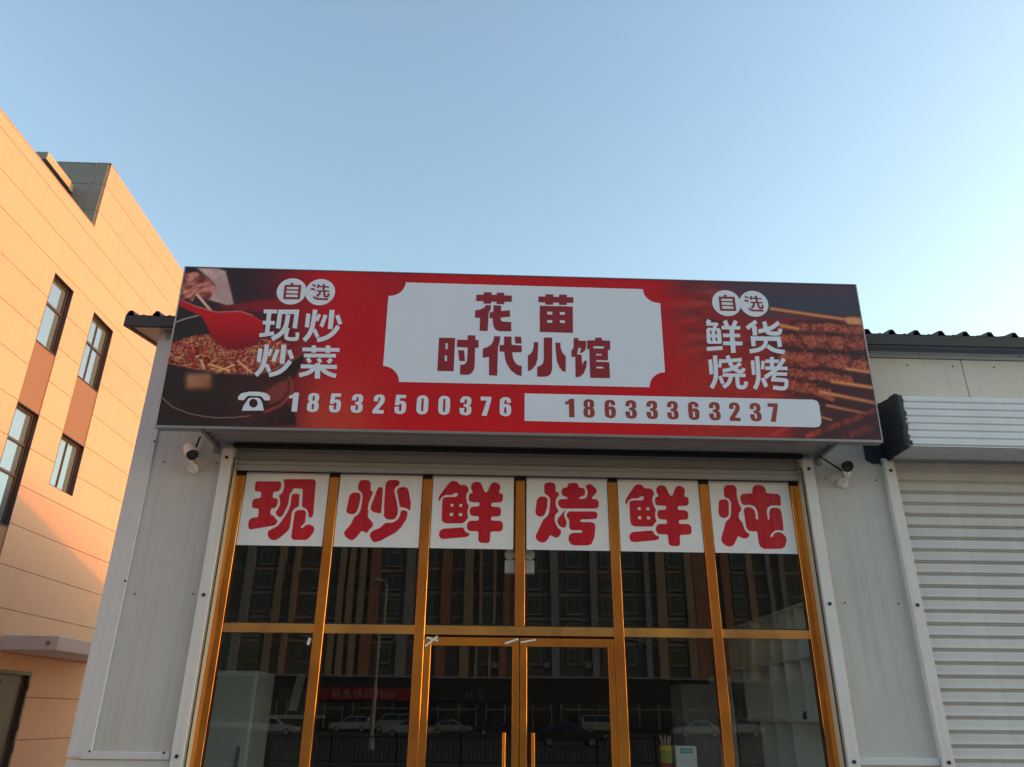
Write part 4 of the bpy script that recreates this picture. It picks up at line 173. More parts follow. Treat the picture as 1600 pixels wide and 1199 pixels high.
def glass_mat(name, tint, refl=2.0, wave=0.008, ior=1.5):
    m = bpy.data.materials.new(name)
    m.use_nodes = True
    N, L = m.node_tree.nodes, m.node_tree.links
    N.clear()
    out = N.new('ShaderNodeOutputMaterial')
    t = N.new('ShaderNodeBsdfTransparent')
    t.inputs[0].default_value = (*tint, 1)
    g = N.new('ShaderNodeBsdfGlossy')
    g.inputs['Roughness'].default_value = 0.0
    g.inputs['Color'].default_value = (0.95, 0.98, 1, 1)
    fr = N.new('ShaderNodeFresnel')
    fr.inputs['IOR'].default_value = ior
    geo = N.new('ShaderNodeNewGeometry')
    inv = N.new('ShaderNodeMath')
    inv.operation = 'SUBTRACT'
    inv.inputs[0].default_value = 1
    L.new(geo.outputs['Backfacing'], inv.inputs[1])
    k = N.new('ShaderNodeMath')
    k.operation = 'MULTIPLY'
    L.new(fr.outputs[0], k.inputs[0])
    L.new(inv.outputs[0], k.inputs[1])
    k2 = N.new('ShaderNodeMath')
    k2.operation = 'MULTIPLY'
    k2.use_clamp = True
    k2.inputs[1].default_value = refl
    L.new(k.outputs[0], k2.inputs[0])
    tc = N.new('ShaderNodeTexCoord')
    mp = N.new('ShaderNodeMapping')
    mp.inputs['Scale'].default_value = (1.0, 1.0, 0.6)
    nz = N.new('ShaderNodeTexNoise')
    nz.inputs['Scale'].default_value = 1.7
    nz.inputs['Detail'].default_value = 1
    bp = N.new('ShaderNodeBump')
    bp.inputs['Strength'].default_value = wave
    bp.inputs['Distance'].default_value = 0.05
    L.new(tc.outputs['Object'], mp.inputs[0])
    L.new(mp.outputs[0], nz.inputs[0])
    L.new(nz.outputs[0], bp.inputs['Height'])
    L.new(bp.outputs[0], g.inputs['Normal'])
    mx = N.new('ShaderNodeMixShader')
    L.new(k2.outputs[0], mx.inputs[0])
    L.new(t.outputs[0], mx.inputs[1])
    L.new(g.outputs[0], mx.inputs[2])
    L.new(mx.outputs[0], out.inputs[0])
    return m

def attr_mat(name, rough):
    m = mat(name, (1, 1, 1), rough, spec=.25, bump=0.05, bscale=3.0)
    N, L = m.node_tree.nodes, m.node_tree.links
    a = N.new('ShaderNodeVertexColor')
    a.layer_name = 'print'
    L.new(a.outputs[0], N['Principled BSDF'].inputs['Base Color'])
    return m

M = {}
M['panel'] = mat('wall_panel_paint', (.54, .535, .515), .42, var=.06, scale=1.3, streak=.32, bump=.3, bscale=1.1)
M['panel2'] = mat('upper_panel_paint', (.66, .61, .525), .45, var=.05, scale=1.2, streak=.2)
M['trim'] = mat('trim_paint', (.64, .65, .675), .38, var=.04, scale=2, streak=.12)
M['guide'] = mat('guide_rail_paint', (.72, .715, .71), .36, var=.05, scale=3, streak=.2)
M['slat'] = mat('shutter_slat_paint', (.58, .575, .57), .4, var=.06, scale=2.5, streak=.22, orand=.04)
M['box'] = mat('shutter_housing_sheet', (.76, .80, .85), .33, var=.06, scale=2, streak=.22)
M['box_shaded'] = mat('shaded_housing_sheet', (.40, .405, .40), .42, var=.08, scale=3)  # housing sheet darkened in colour to imitate the shade below the sign
M['slat_shaded'] = mat('shaded_slat_paint', (.36, .36, .35), .42, var=.06, scale=2.5)  # slat colour darkened to stand in for shade under the overhang
M['jamb'] = mat('reveal_cream', (.58, .55, .45), .5, var=.04)
M['roof'] = mat('roof_sheet_brown', (.034, .031, .036), .5, var=.12, scale=3)
M['flash'] = mat('eave_flashing', (.33, .38, .43), .36, var=.05, scale=2, streak=.25)
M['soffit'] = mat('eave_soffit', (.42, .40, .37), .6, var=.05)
M['plinth'] = mat('plinth_sheet', (.62, .62, .60), .45, var=.05, streak=.2)
def gold_mat(name, col, metal, rough, wave):
    m = mat(name, col, rough, metal=metal)
    N, L = m.node_tree.nodes, m.node_tree.links
    p = N['Principled BSDF']
    tc = N.new('ShaderNodeTexCoord')
    nz = N.new('ShaderNodeTexNoise')
    nz.inputs['Scale'].default_value = 2.4
    nz.inputs['Detail'].default_value = 0.5
    bp = N.new('ShaderNodeBump')
    bp.inputs['Strength'].default_value = wave
    bp.inputs['Distance'].default_value = 0.05
    L.new(tc.outputs['Object'], nz.inputs[0])
    L.new(nz.outputs[0], bp.inputs['Height'])
    L.new(bp.outputs[0], p.inputs['Normal'])
    mp = N.new('ShaderNodeMapping')
    mp.inputs['Scale'].default_value = (1, 1, .25)
    n2 = N.new('ShaderNodeTexNoise')
    n2.inputs['Scale'].default_value = 5
    n2.inputs['Detail'].default_value = 5
    L.new(tc.outputs['Object'], mp.inputs[0])
    L.new(mp.outputs[0], n2.inputs[0])
    r = N.new('ShaderNodeMapRange')
    r.inputs[1].default_value, r.inputs[2].default_value = .3, .75
    r.inputs[3].default_value, r.inputs[4].default_value = rough * .6, rough * 1.9
    L.new(n2.outputs[0], r.inputs[0])
    L.new(r.outputs[0], p.inputs['Roughness'])
    n3 = N.new('ShaderNodeTexNoise')
    n3.inputs['Scale'].default_value = 1.3
    n3.inputs['Detail'].default_value = 3
    L.new(tc.outputs['Object'], n3.inputs[0])
    r3 = N.new('ShaderNodeMapRange')
    r3.inputs[1].default_value, r3.inputs[2].default_value = .38, .64
    L.new(n3.outputs[0], r3.inputs[0])
    mc = N.new('ShaderNodeMix')
    mc.data_type = 'RGBA'
    L.new(r3.outputs[0], mc.inputs[0])
    mc.inputs[6].default_value = (*col, 1)
    mc.inputs[7].default_value = (col[0] * .80, col[1] * .70, col[2] * .9, 1)
    L.new(mc.outputs[2], p.inputs['Base Color'])
    return m
M['gold'] = gold_mat('gold_steel', (.94, .375, .062), .78, .16, .35)
M['gold2'] = gold_mat('pale_gold_steel', (.92, .52, .15), .78, .18, .5)
M['rubber'] = mat('black_gasket', (.012, .012, .012), .7)
M['bolt'] = mat('bolt_head', (.03, .03, .035), .5, metal=.3)
M['black'] = mat('black_membrane', (.022, .028, .038), .55, var=.25, scale=9, bump=.5, bscale=14)
M['steel'] = mat('galvanised_angle', (.30, .31, .32), .45, metal=.7, var=.15, scale=10)
M['alu'] = mat('aluminium_edge', (.30, .30, .31), .4, metal=.6, var=.06)
M['white_p'] = mat('white_print', (.78, .85, .98), .42, var=.015, scale=2)
M['red_p'] = mat('red_print', (.30, .016, .024), .42, var=.04, scale=3)
M['orange_p'] = mat('brick_red_print', (.34, .05, .03), .42, var=.04, scale=3)
M['paper'] = mat('poster_paper', (.87, .86, .88), .3, var=.03, scale=5, bump=.9, bscale=4.5, coat=.6, stretch=(1.3, 1, .6))
M['red_v'] = mat('poster_red', (.58, .006, .022), .28, var=.10, scale=5, bump=1.0, bscale=5.5, coat=.4, stretch=(1.5, 1, .5))
M['glass'] = glass_mat('shop_glass', (.90, .92, .915), refl=2.2)
M['whiteplastic'] = mat('white_plastic', (.75, .75, .74), .35)
M['blackplastic'] = mat('black_plastic', (.012, .012, .014), .35)
M['lens'] = mat('camera_lens', (.006, .006, .008), .08, coat=1)
M['tape'] = mat('white_tape', (.78, .76, .73), .6, var=.05, scale=20)
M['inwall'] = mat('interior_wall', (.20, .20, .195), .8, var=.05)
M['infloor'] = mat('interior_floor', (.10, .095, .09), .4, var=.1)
M['fridge'] = mat('cabinet_white', (.62, .66, .64), .4, var=.03)
M['shelfw'] = mat('shelf_white', (.74, .74, .70), .5, var=.03)
M['ground'] = mat('asphalt', (.052, .05, .048), .85, var=.2, scale=.6, bump=.4, bscale=40)
M['pave'] = mat('paving', (.20, .19, .18), .8, var=.1, scale=1, bump=.2, bscale=30)
M['alley'] = mat('alley_bounce_concrete', (.52, .50, .46), .8, var=.08, scale=1, bump=.2, bscale=30)  # kept pale so the added alley slab bounces light
M['kerb'] = mat('kerb_stone', (.26, .25, .24), .8, var=.1)
M['line'] = mat('road_paint', (.7, .7, .68), .7, var=.1, scale=6)
M['clad'] = mat('cream_cladding', (.65, .375, .212), .55, var=.03, scale=.8, streak=.14, bump=.12, bscale=.7, orand=.035)
M['cladjoint'] = mat('cladding_joint', (.24, .12, .06), .8)
M['terra'] = mat('terracotta_panel', (.27, .115, .048), .55, var=.04, scale=1.5)
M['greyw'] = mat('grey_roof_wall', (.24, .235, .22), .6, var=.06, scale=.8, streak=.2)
M['wframe'] = mat('brown_window_frame', (.075, .042, .036), .45, var=.08)
M['wglass'] = mat('dark_window_glass', (.40, .47, .49), .04, metal=.7)
M['bdoor'] = mat('brown_steel_door', (.085, .068, .052), .45, var=.1)
M['conc'] = mat('painted_concrete', (.55, .53, .50), .65, var=.06, scale=2)
M['tw_dark'] = mat('tower_brown_wall', (.15, .125, .11), .7, var=.08)
M['tw_tan'] = mat('tower_tan_pilaster', (.43, .30, .20), .7, var=.08)
M['tw_rust'] = mat('tower_rust_pilaster', (.40, .18, .11), .7, var=.08)
M['tw_grey'] = mat('tower_grey_pier', (.32, .31, .30), .7, var=.08)
M['tw_glass'] = mat('tower_window_glass', (.03, .035, .04), .1, spec=.7)
M['tw_frame'] = mat('tower_window_frame', (.33, .30, .27), .6)
M['pod'] = mat('podium_dark', (.035, .032, .03), .6, var=.1)
M['redsign'] = mat('red_fascia', (.30, .012, .02), .5, var=.05)
M['cream_t'] = mat('fascia_lettering', (.7, .55, .45), .6)
M['lamp'] = mat('lamp_pole_paint', (.42, .42, .40), .45, var=.05)
M['fence'] = mat('black_railing', (.015, .015, .016), .4)
M['tyre'] = mat('tyre', (.015, .015, .015), .8)
M['rim'] = mat('wheel_rim', (.5, .5, .5), .3, metal=.8)
M['cglass'] = mat('car_glass', (.01, .012, .014), .05, spec=.8)
M['headl'] = mat('car_lamp', (.75, .75, .72), .1)
M['taill'] = mat('car_tail_lamp', (.35, .01, .01), .2)
for i, c in enumerate([(.40, .40, .39), (.03, .03, .035), (.45, .46, .48), (.33, .31, .28), (.10, .03, .03), (.05, .08, .15)]):
    M['paint%d' % i] = mat('car_paint_%d' % i, c, .25, coat=.8)
M['yellow'] = mat('yellow_lid', (.70, .42, .02), .4)
M['green'] = mat('olive_label', (.30, .33, .03), .5, var=.2, scale=30)
M['spice'] = mat('red_spice', (.30, .03, .02), .6, var=.4, scale=50)
M['wood'] = mat('dark_table', (.05, .035, .025), .5, var=.1)
M['teal'] = mat('teal_print', (.05, .35, .38), .5)
M['skewer'] = mat('bamboo', (.45, .32, .22), .6)
M['jarglass'] = glass_mat('jar_glass', (.85, .87, .86), refl=1.6, wave=0)

# ------------------------------------------------------------------ mesh helpers
class MB:
    """collects quads, boxes, tubes ... in world (or local) coordinates"""
    def __init__(self):
        self.v, self.f, self.mi = [], [], []
    def poly(self, pts, mi=0):
        n = len(self.v)
        self.v += [tuple(p) for p in pts]
        self.f.append(tuple(range(n, n + len(pts))))
        self.mi.append(mi)
        return self
    def box(self, x0, x1, y0, y1, z0, z1, mi=0):
        n = len(self.v)
        self.v += [(x0, y0, z0), (x1, y0, z0), (x1, y1, z0), (x0, y1, z0), (x0, y0, z1), (x1, y0, z1), (x1, y1, z1), (x0, y1, z1)]
        for q in ((0, 3, 2, 1), (4, 5, 6, 7), (0, 1, 5, 4), (1, 2, 6, 5), (2, 3, 7, 6), (3, 0, 4, 7)):
            self.f.append(tuple(n + i for i in q))
            self.mi.append(mi)
        return self
    def extrude(self, prof, axis, a, b, mi=0, cap=True):
        """prof: closed list of 2-D points, extruded along axis from a to b"""
        def P(p, t):
            return {'x': (t, p[0], p[1]), 'y': (p[0], t, p[1]), 'z': (p[0], p[1], t)}[axis]
        n = len(self.v)
        k = len(prof)
        self.v += [P(p, a) for p in prof] + [P(p, b) for p in prof]
        for i in range(k):
            j = (i + 1) % k
            self.f.append((n + i, n + j, n + k + j, n + k + i))
            self.mi.append(mi)
        if cap:
            self.f.append(tuple(n + i for i in range(k))[::-1])
            self.f.append(tuple(n + k + i for i in range(k)))
            self.mi += [mi, mi]
        return self
    def sheet(self, prof, axis, a, b, mi=0):
        """open profile swept along axis"""
        def P(p, t):
            return {'x': (t, p[0], p[1]), 'y': (p[0], t, p[1]), 'z': (p[0], p[1], t)}[axis]
        n = len(self.v)
        k = len(prof)
        self.v += [P(p, a) for p in prof] + [P(p, b) for p in prof]
        for i in range(k - 1):
            self.f.append((n + i, n + i + 1, n + k + i + 1, n + k + i))
            self.mi.append(mi)
        return self
    def tube(self, pts, rad, seg=10, mi=0):
        pts = [Vector(p) for p in pts]
        rads = rad if isinstance(rad, (list, tuple)) else [rad] * len(pts)
        n = len(self.v)
        for i, p in enumerate(pts):
            d = (pts[min(i + 1, len(pts) - 1)] - pts[max(i - 1, 0)]).normalized()
            a = d.orthogonal().normalized()
            ref = Vector((0, 0, 1)) if abs(d.z) < .9 else Vector((1, 0, 0))
            a = d.cross(ref).normalized()
            b = d.cross(a)
            for s in range(seg):
                t = 2 * math.pi * s / seg
                self.v.append(tuple(p + (a * math.cos(t) + b * math.sin(t)) * rads[i]))
        for i in range(len(pts) - 1):
            for s in range(seg):
                s2 = (s + 1) % seg
                self.f.append((n + i * seg + s, n + i * seg + s2, n + (i + 1) * seg + s2, n + (i + 1) * seg + s))
                self.mi.append(mi)
        self.f.append(tuple(n + s for s in range(seg)))
        self.f.append(tuple(n + (len(pts) - 1) * seg + s for s in range(seg))[::-1])
        self.mi += [mi, mi]
        return self
    def bar(self, p, q, w, h, mi=0):
        p, q = Vector(p), Vector(q)
        d = (q - p).normalized()
        ref = Vector((0, 0, 1)) if abs(d.z) < .9 else Vector((0, 1, 0))
        a = d.cross(ref).normalized() * w / 2
        b = d.cross(a).normalized() * h / 2
        n = len(self.v)
        for c in (p, q):
            self.v += [tuple(c - a - b), tuple(c + a - b), tuple(c + a + b), tuple(c - a + b)]
        for qd in ((0, 3, 2, 1), (4, 5, 6, 7), (0, 1, 5, 4), (1, 2, 6, 5), (2, 3, 7, 6), (3, 0, 4, 7)):
            self.f.append(tuple(n + i for i in qd))
            self.mi.append(mi)
        return self
    def ball(self, c, r, mi=0, seg=14, rings=9, sz=1.0):
        n = len(self.v)
        for i in range(rings + 1):
            th = math.pi * i / rings
            for s in range(seg):
                a = 2 * math.pi * s / seg
                self.v.append((c[0] + r * math.sin(th) * math.cos(a), c[1] + r * math.sin(th) * math.sin(a), c[2] + r * sz * math.cos(th)))
        for i in range(rings):
            for s in range(seg):
                s2 = (s + 1) % seg
                self.f.append((n + i * seg + s, n + (i + 1) * seg + s, n + (i + 1) * seg + s2, n + i * seg + s2))
                self.mi.append(mi)
        return self
    def glyph(self, outer, holes=(), y=0.0, mi=0):
        """flat letter polygon in the x-z plane facing -y"""
        loops = [[Vector((p[0], p[1], 0)) for p in lp] for lp in [outer, *holes]]
        flat = [p for lp in loops for p in lp]
        n = len(self.v)
        self.v += [(p.x, y, p.y) for p in flat]
        for t in tessellate_polygon(loops):
            a, b, c = (flat[i] for i in t)
            cr = (b - a).cross(c - a).z
            if abs(cr) < 1e-12: continue
            t = tuple(t) if cr > 0 else tuple(t)[::-1]
            self.f.append(tuple(n + i for i in t))
            self.mi.append(mi)
        return self
    def build(self, name, mats, parent=None, bevel=0.0, smooth=False, fixn=True, segs=1):
        org = wpos(parent)
        me = bpy.data.meshes.new(name)
        me.from_pydata([(v[0] - org[0], v[1] - org[1], v[2] - org[2]) for v in self.v], [], self.f)
        mats = mats if isinstance(mats, (list, tuple)) else [mats]
        for m in mats:
            me.materials.append(M[m])
        for i, p in enumerate(me.polygons):
            p.material_index = self.mi[i]
        if fixn or bevel:
            bm = bmesh.new()
            bm.from_mesh(me)
            if fixn: bmesh.ops.recalc_face_normals(bm, faces=bm.faces)
            if bevel:
                ed = [e for e in bm.edges if len(e.link_faces) == 2 and e.calc_face_angle(0) > 0.5]
                bmesh.ops.bevel(bm, geom=ed, offset=bevel, segments=segs, affect='EDGES', clamp_overlap=True)
            bm.to_mesh(me)
            bm.free()
        if smooth:
            for p in me.polygons: p.use_smooth = True
            if smooth != 'all' :
                me.set_sharp_from_angle(angle=R(40))
        o = bpy.data.objects.new(name, me)
        COL.objects.link(o)
        if parent: o.parent = parent
        return o

ORG = {}
def wpos(o):
    if o is None: return (0, 0, 0)
    p = Vector((0, 0, 0))
    while o is not None:
        p += o.location
        o = o.parent
    return tuple(p)
def thing(name, loc, label, cat, group=None, rot=(0, 0, 0)):
    o = bpy.data.objects.new(name, None)
    o.empty_display_size = .2
    COL.objects.link(o)
    o.location = loc
    o.rotation_euler = rot
    return tag(o, label, cat, group)
def tag(o, label, cat, group=None):
    o['label'] = label
    o['category'] = cat
    if group: o['group'] = group
    return o
def structure(o):
    o['kind'] = 'structure'
    return o
def clone(src, parent, loc, name=None):
    o = src.copy()
    COL.objects.link(o)
    o.parent = parent
    o.location = loc
    return o
def clone_tree(src, parent=None):
    o = src.copy()
    COL.objects.link(o)
    o.parent = parent
    for ch in list(src.children):
        clone_tree(ch, o)
    return o
def kids(o): return list(o.children)
def mmv(p): return [(a / 1000.0, b / 1000.0) for a, b in p]
def rects_minus(rect, holes):
    """split a rectangle (a0,a1,b0,b1) round rectangular openings"""
    a = sorted({rect[0], rect[1], *[min(max(h[i], rect[0]), rect[1]) for h in holes for i in (0, 1)]})
    b = sorted({rect[2], rect[3], *[min(max(h[i], rect[2]), rect[3]) for h in holes for i in (2, 3)]})
    out = []
    for j in range(len(b) - 1):
        row = None
        for i in range(len(a) - 1):
            cx, cz = (a[i] + a[i + 1]) / 2, (b[j] + b[j + 1]) / 2
            if any(h[0] < cx < h[1] and h[2] < cz < h[3] for h in holes):
                if row: out.append(row); row = None
            else:
                row = (row[0], a[i + 1], b[j], b[j + 1]) if row else (a[i], a[i + 1], b[j], b[j + 1])
        if row: out.append(row)
    return out

# ------------------------------------------------------------------ ground
structure(MB().box(-400, 400, -400, 400, -1, -.15).build('ground', 'ground'))
structure(MB().box(-8.3, 30, -10.5, -.02, -.6, -.004).build('pavement', 'pave'))
structure(MB().box(-8.3, 30, -10.68, -10.504, -.6, 0.0).build('kerb', 'kerb', bevel=.015))
structure(MB().box(-8.62, -3.8, -.015, 24, -.6, -.002).build('alley_bounce_slab', 'alley'))  # out of view; added to bounce light onto the clad wall's lower part
for i in range(12):
    structure(MB().box(-24 + i * 5, -22 + i * 5, -18.08, -17.93, -.152, -.146).build('lane_marking', 'line'))

# ------------------------------------------------------------------ the shop row: one steel building
WY = -.08                                   # front of the wall panels
XL, XR = -3.785, 9.6
shop = thing('shop_building', (-3.74, 0, 0), 'long low grey panel-clad shop building with brown ribbed metal roof', 'building')
def P(name, mats, mb, parent=shop, **k): return mb.build(name, mats, parent, **k)
P('corner_trim', 'trim', MB().extrude([(XL - .02, WY - .022), (-3.61, WY - .022), (-3.61, WY + .001), (XL + .004, WY + .001), (XL + .004, .35), (XL - .02, .35)], 'z', 1.30, 5.318), bevel=.004)
P('wall_panel', 'panel', MB().box(-3.735, -2.86, WY, .02, 1.30, 5.22))
P('wall_panel', 'panel', MB().box(2.86, 3.70, WY, .02, 1.30, 4.62))
for i, (a, b) in enumerate(((-2.853, -1.4), (-1.394, .1), (.106, 1.6), (1.606, 3.20), (3.206, 4.750), (4.758, 6.3), (6.308, 7.85), (7.858, 9.5))):
    P('wall_panel', 'panel2', MB().box(a, b, WY, .02, 4.63, 5.22), bevel=.003)
P('wall_panel', 'panel', MB().box(8.6, 9.6, WY + .01, .02, 1.30, 4.6))
for a, b in ((XL - .02, -2.95), (2.87, 3.65)):
    P('base_rail', 'trim', MB().box(a + .12 if a < 0 else a, b, WY - .03, WY + .002, 1.285, 1.345), bevel=.005)
    P('plinth', 'plinth', MB().box(a, b, WY - .012, .02, -.1, 1.283))
P('rear_wall', 'panel2', MB().box(XL + .07, XR - .07, 12.5, 12.6, -.1, 4.2))
P('head_beam', 'panel2', MB().box(-2.85, 2.85, .03, .13, 3.86, 5.1))
# eave: ribbed roof sheet, brown edge strip, blue-grey flashing below it
RY, RZ = 4.5, .19                            # ridge line and front pitch; the rear falls a little steeper
RR = -.25
def rz(y): return RZ * (y + .24) if y <= RY else RZ * (RY + .24) + RR * (y - RY)
YB = 12.8
prof = []
x = -4.075
while x < 10.0:
    prof += [(x - .045, 0), (x - .018, .052), (x + .018, .052), (x + .045, 0)]
    if x < 9.8: prof += [(x + .115, .0), (x + .125, .008), (x + .145, .008), (x + .155, 0)]
    x += .268
n = len(prof)
for (ya, yb) in ((-.24, RY), (RY + .004, YB)):
    mb = MB()
    for dz in (0, -.012):
        for yy in (ya, yb):
            mb.v += [(p[0], yy, 5.432 + p[1] + rz(yy) + dz) for p in prof]
    for i in range(n - 1):
        mb.f += [(i, i + 1, n + i + 1, n + i), (2 * n + i, 3 * n + i, 3 * n + i + 1, 2 * n + i + 1), (i, 2 * n + i, 2 * n + i + 1, i + 1)]
        mb.mi += [0, 0, 0]
    P('roof', 'roof', mb, fixn=False)
    mb = MB()
    y0 = max(ya, -.2)
    mb.v += [(x_, yy, 5.305 + rz(yy) + dz) for yy in (y0, yb) for (x_, dz) in ((-4.125, 0), (-4.085, 0), (-4.085, .123), (-4.125, .123))]
    for q in ((0, 3, 2, 1), (4, 5, 6, 7), (0, 1, 5, 4), (1, 2, 6, 5), (2, 3, 7, 6), (3, 0, 4, 7)):
        mb.f.append(q); mb.mi.append(0)
    P('verge_strip', 'roof', mb)
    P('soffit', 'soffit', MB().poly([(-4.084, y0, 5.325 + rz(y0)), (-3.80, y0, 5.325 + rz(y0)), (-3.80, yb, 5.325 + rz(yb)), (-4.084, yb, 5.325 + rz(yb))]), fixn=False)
P('eave_strip', 'roof', MB().box(-4.125, 10.05, -.238, -.20, 5.305, 5.428), bevel=.004)
for xx in (XL, XR - .06):
    g = MB()
    g.extrude([(.36 if xx < 0 else .03, -.1), (.36 if xx < 0 else .03, 5.40), (RY, 5.40 + rz(RY)), (YB - .2, 5.40 + rz(YB - .2)), (YB - .2, -.1)], 'x', xx, xx + .06)
    P('end_wall', 'panel2', g)
P('eave_flashing', 'flash', MB().extrude([(-.198, 5.37), (-.115, 5.345), (-.108, 5.345), (-.104, 5.30), (-.112, 5.285), (-.104, 5.27), (-.102, 5.222), (-.082, 5.222), (-.082, 5.40), (-.198, 5.40)], 'x', -3.73, 10.0))
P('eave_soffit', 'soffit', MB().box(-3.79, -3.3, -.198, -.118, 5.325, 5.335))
bolt_me = MB().tube([(0, 0, 0), (0, -.010, 0)], [.016, .013], 10)
def bolts(parent, pts, r=.016, m='bolt'):
    o0 = None
    for p in pts:
        if o0 is None:
            o0 = MB().tube([(p[0], p[1] + .002, p[2]), (p[0], p[1] - .006, p[2]), (p[0], p[1] - .010, p[2])], [r, r, r * .6], 10).build('bolt', m, None)
            o0.parent = parent
            w = wpos(parent)
            o0.location = (-w[0], -w[1], -w[2])
            base = Vector(p)
        else:
            c = o0.copy()
            COL.objects.link(c)
            c.location = o0.location + (Vector(p) - base)
bolts(shop, [(-2.996, WY, 2.648), (-3.52, WY, 2.641), (-3.494, WY, 3.898), (-2.99, WY, 3.89), (3.05, WY, 2.65), (3.56, WY, 2.65), (3.57, WY, 3.85), (3.06, WY, 3.86),
             (4.15, WY, 5.14), (4.65, WY, 5.14), (5.1, WY, 5.14), (4.3, WY - .02, 5.26), (5.4, WY - .02, 5.26), (5.9, WY - .02, 5.25)], r=.0075)
bolts(shop, [(-3.62, WY - .022, 1.345), (-3.0, WY - .03, 1.34), (-3.62, WY - .022, 2.75), (-3.62, WY - .022, 4.1)], r=.010, m='bolt')
# dark unlit room behind the glass
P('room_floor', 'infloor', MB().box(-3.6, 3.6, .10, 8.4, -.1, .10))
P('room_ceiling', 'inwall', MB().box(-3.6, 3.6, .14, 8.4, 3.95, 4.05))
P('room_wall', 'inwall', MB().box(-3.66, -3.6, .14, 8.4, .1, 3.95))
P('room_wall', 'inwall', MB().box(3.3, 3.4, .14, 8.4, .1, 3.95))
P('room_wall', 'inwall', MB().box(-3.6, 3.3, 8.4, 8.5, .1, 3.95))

# ------------------------------------------------------------------ roller shutters
GY = -.14
def slat_profile(h, y0):
    """one lath of the curtain, seen from its end (y, z), z from 0 to h"""
    t = .0015
    f = [(y0 + .012, 0), (y0 + .012, h * .03), (y0 - .003, h * .06), (y0 - .004, h * .10), (y0 + .005, h * .115), (y0 + .005, h * .155), (y0 - .012, h * .185),
         (y0 - .014, h * .24), (y0 - .003, h * .40), (y0 - .001, h * .5), (y0, h * .8), (y0 + .005, h * .92), (y0 + .012, h * .995)]
    b = [(y0 + .016, h * .995), (y0 + .016, 0)]
    return f + b
def ribbed(z0, z1, n, y, d=.011):
    """vertical sheet with rolled horizontal ribs, profile in (y, z)"""
    out = []
    p = (z1 - z0) / n
    for i in range(n):
        z = z0 + i * p
        out += [(y, z), (y, z + p * .16), (y - d, z + p * .30), (y - d, z + p * .84), (y, z + p * .95)]
    out.append((y, z1))
    return out
def shutter(name, x0, x1, zbot, label, sm='slat'):
    t = thing(name, (x0, 0, 0), label, 'roller shutter')
    # guide rails with a chamfered top
    for (a, b) in ((x0, x0 + .105), (x1 - .105, x1)):
        g = MB()
        g.extrude([(GY, 0), (GY, 4.03), (GY + .03, 4.075), (-.02, 4.075), (-.02, 0)], 'x', a, b)
        r = g.build('guide_rail', 'guide', t, bevel=.004)
        c = (a + b) / 2
        w = wpos(t)
        for z in (.2, 1.315, 2.632, 3.937):
            MB().tube([(c, GY + .002, z), (c, GY - .008, z), (c, GY - .012, z)], [.016, .016, .009], 12).build('bolt', 'bolt', r)
    # curtain
    h = .115
    z = zbot
    bb = MB().extrude([(-.075, zbot), (-.082, zbot + .01), (-.082, zbot + .05), (-.07, zbot + .06), (-.07, zbot + .10), (-.04, zbot + .10), (-.04, zbot)], 'x', x0 + .09, x1 - .09)
    bb.build('bottom_bar', sm, t, bevel=.003)
    z += .102
    first = None
    while z < 4.14:
        if first is None:
            first = MB().extrude([(p[0], p[1] + z) for p in slat_profile(h, -.05)], 'x', x0 + .085, x1 - .085).build('slat', sm, t, smooth=True)
            zf = z
        else:
            c = first.copy()
            COL.objects.link(c)
            c.location = (0, random.uniform(-.0015, .0015), z - zf + random.uniform(-.001, .001))
            c.rotation_euler = (0, R(random.uniform(-.012, .012)), 0)
        z += h
    return t
st = shutter('roller_shutter', -2.93, 2.93, 3.835, 'rolled-up grey roller shutter above the gold framed glass shopfront', 'slat_shaded')
MB().box(-2.83, 2.83, -.155, -.10, 4.046, 4.085).build('slot_edge', 'rubber', st)
# ribbed box that houses the rolled curtain, mostly behind the sign
sof = []
for i in range(6):
    y_ = -.470 + i * .0615
    sof += [(0, y_), (0, y_ + .026), (.028, y_ + .033), (.028, y_ + .055)]
sof += [(0, -.10)]
mb = MB()
mb.sheet([(p[1], 4.10 + p[0]) for p in sof], 'x', -2.98, 2.98)
mb.poly([(-2.98, -.472, 4.10), (2.98, -.472, 4.10), (2.98, -.472, 4.63), (-2.98, -.472, 4.63)])
mb.poly([(-2.98, -.472, 4.63), (2.98, -.472, 4.63), (2.98, -.085, 4.66), (-2.98, -.085, 4.66)])
for xx in (-2.98, 2.98):
    mb.poly([(xx, -.472, 4.10), (xx, -.10, 4.10), (xx, -.085, 4.66), (xx, -.472, 4.63)])
mb.build('housing', 'box_shaded', st, fixn=False)
for sx in (-1, 1):
    xx = 2.985 * sx
    br = MB().extrude([(xx, 4.055), (xx + .038 * sx, 4.055), (xx + .038 * sx, 4.062), (xx + .006 * sx, 4.062), (xx + .006 * sx, 4.098), (xx, 4.098)], 'y', -.595, -.09).build('bracket', 'steel', st)
    MB().box(min(xx, xx + .055 * sx), max(xx, xx + .055 * sx), -.10, -.085, 3.99, 4.11).build('plate', 'alu', br, bevel=.003)
    for yy in (-.17, -.28, -.39):
        MB().box(min(xx - .03 * sx, xx + .012 * sx), max(xx - .03 * sx, xx + .012 * sx), yy - .012, yy + .012, 4.098, 4.112).build('clip', 'alu', br)

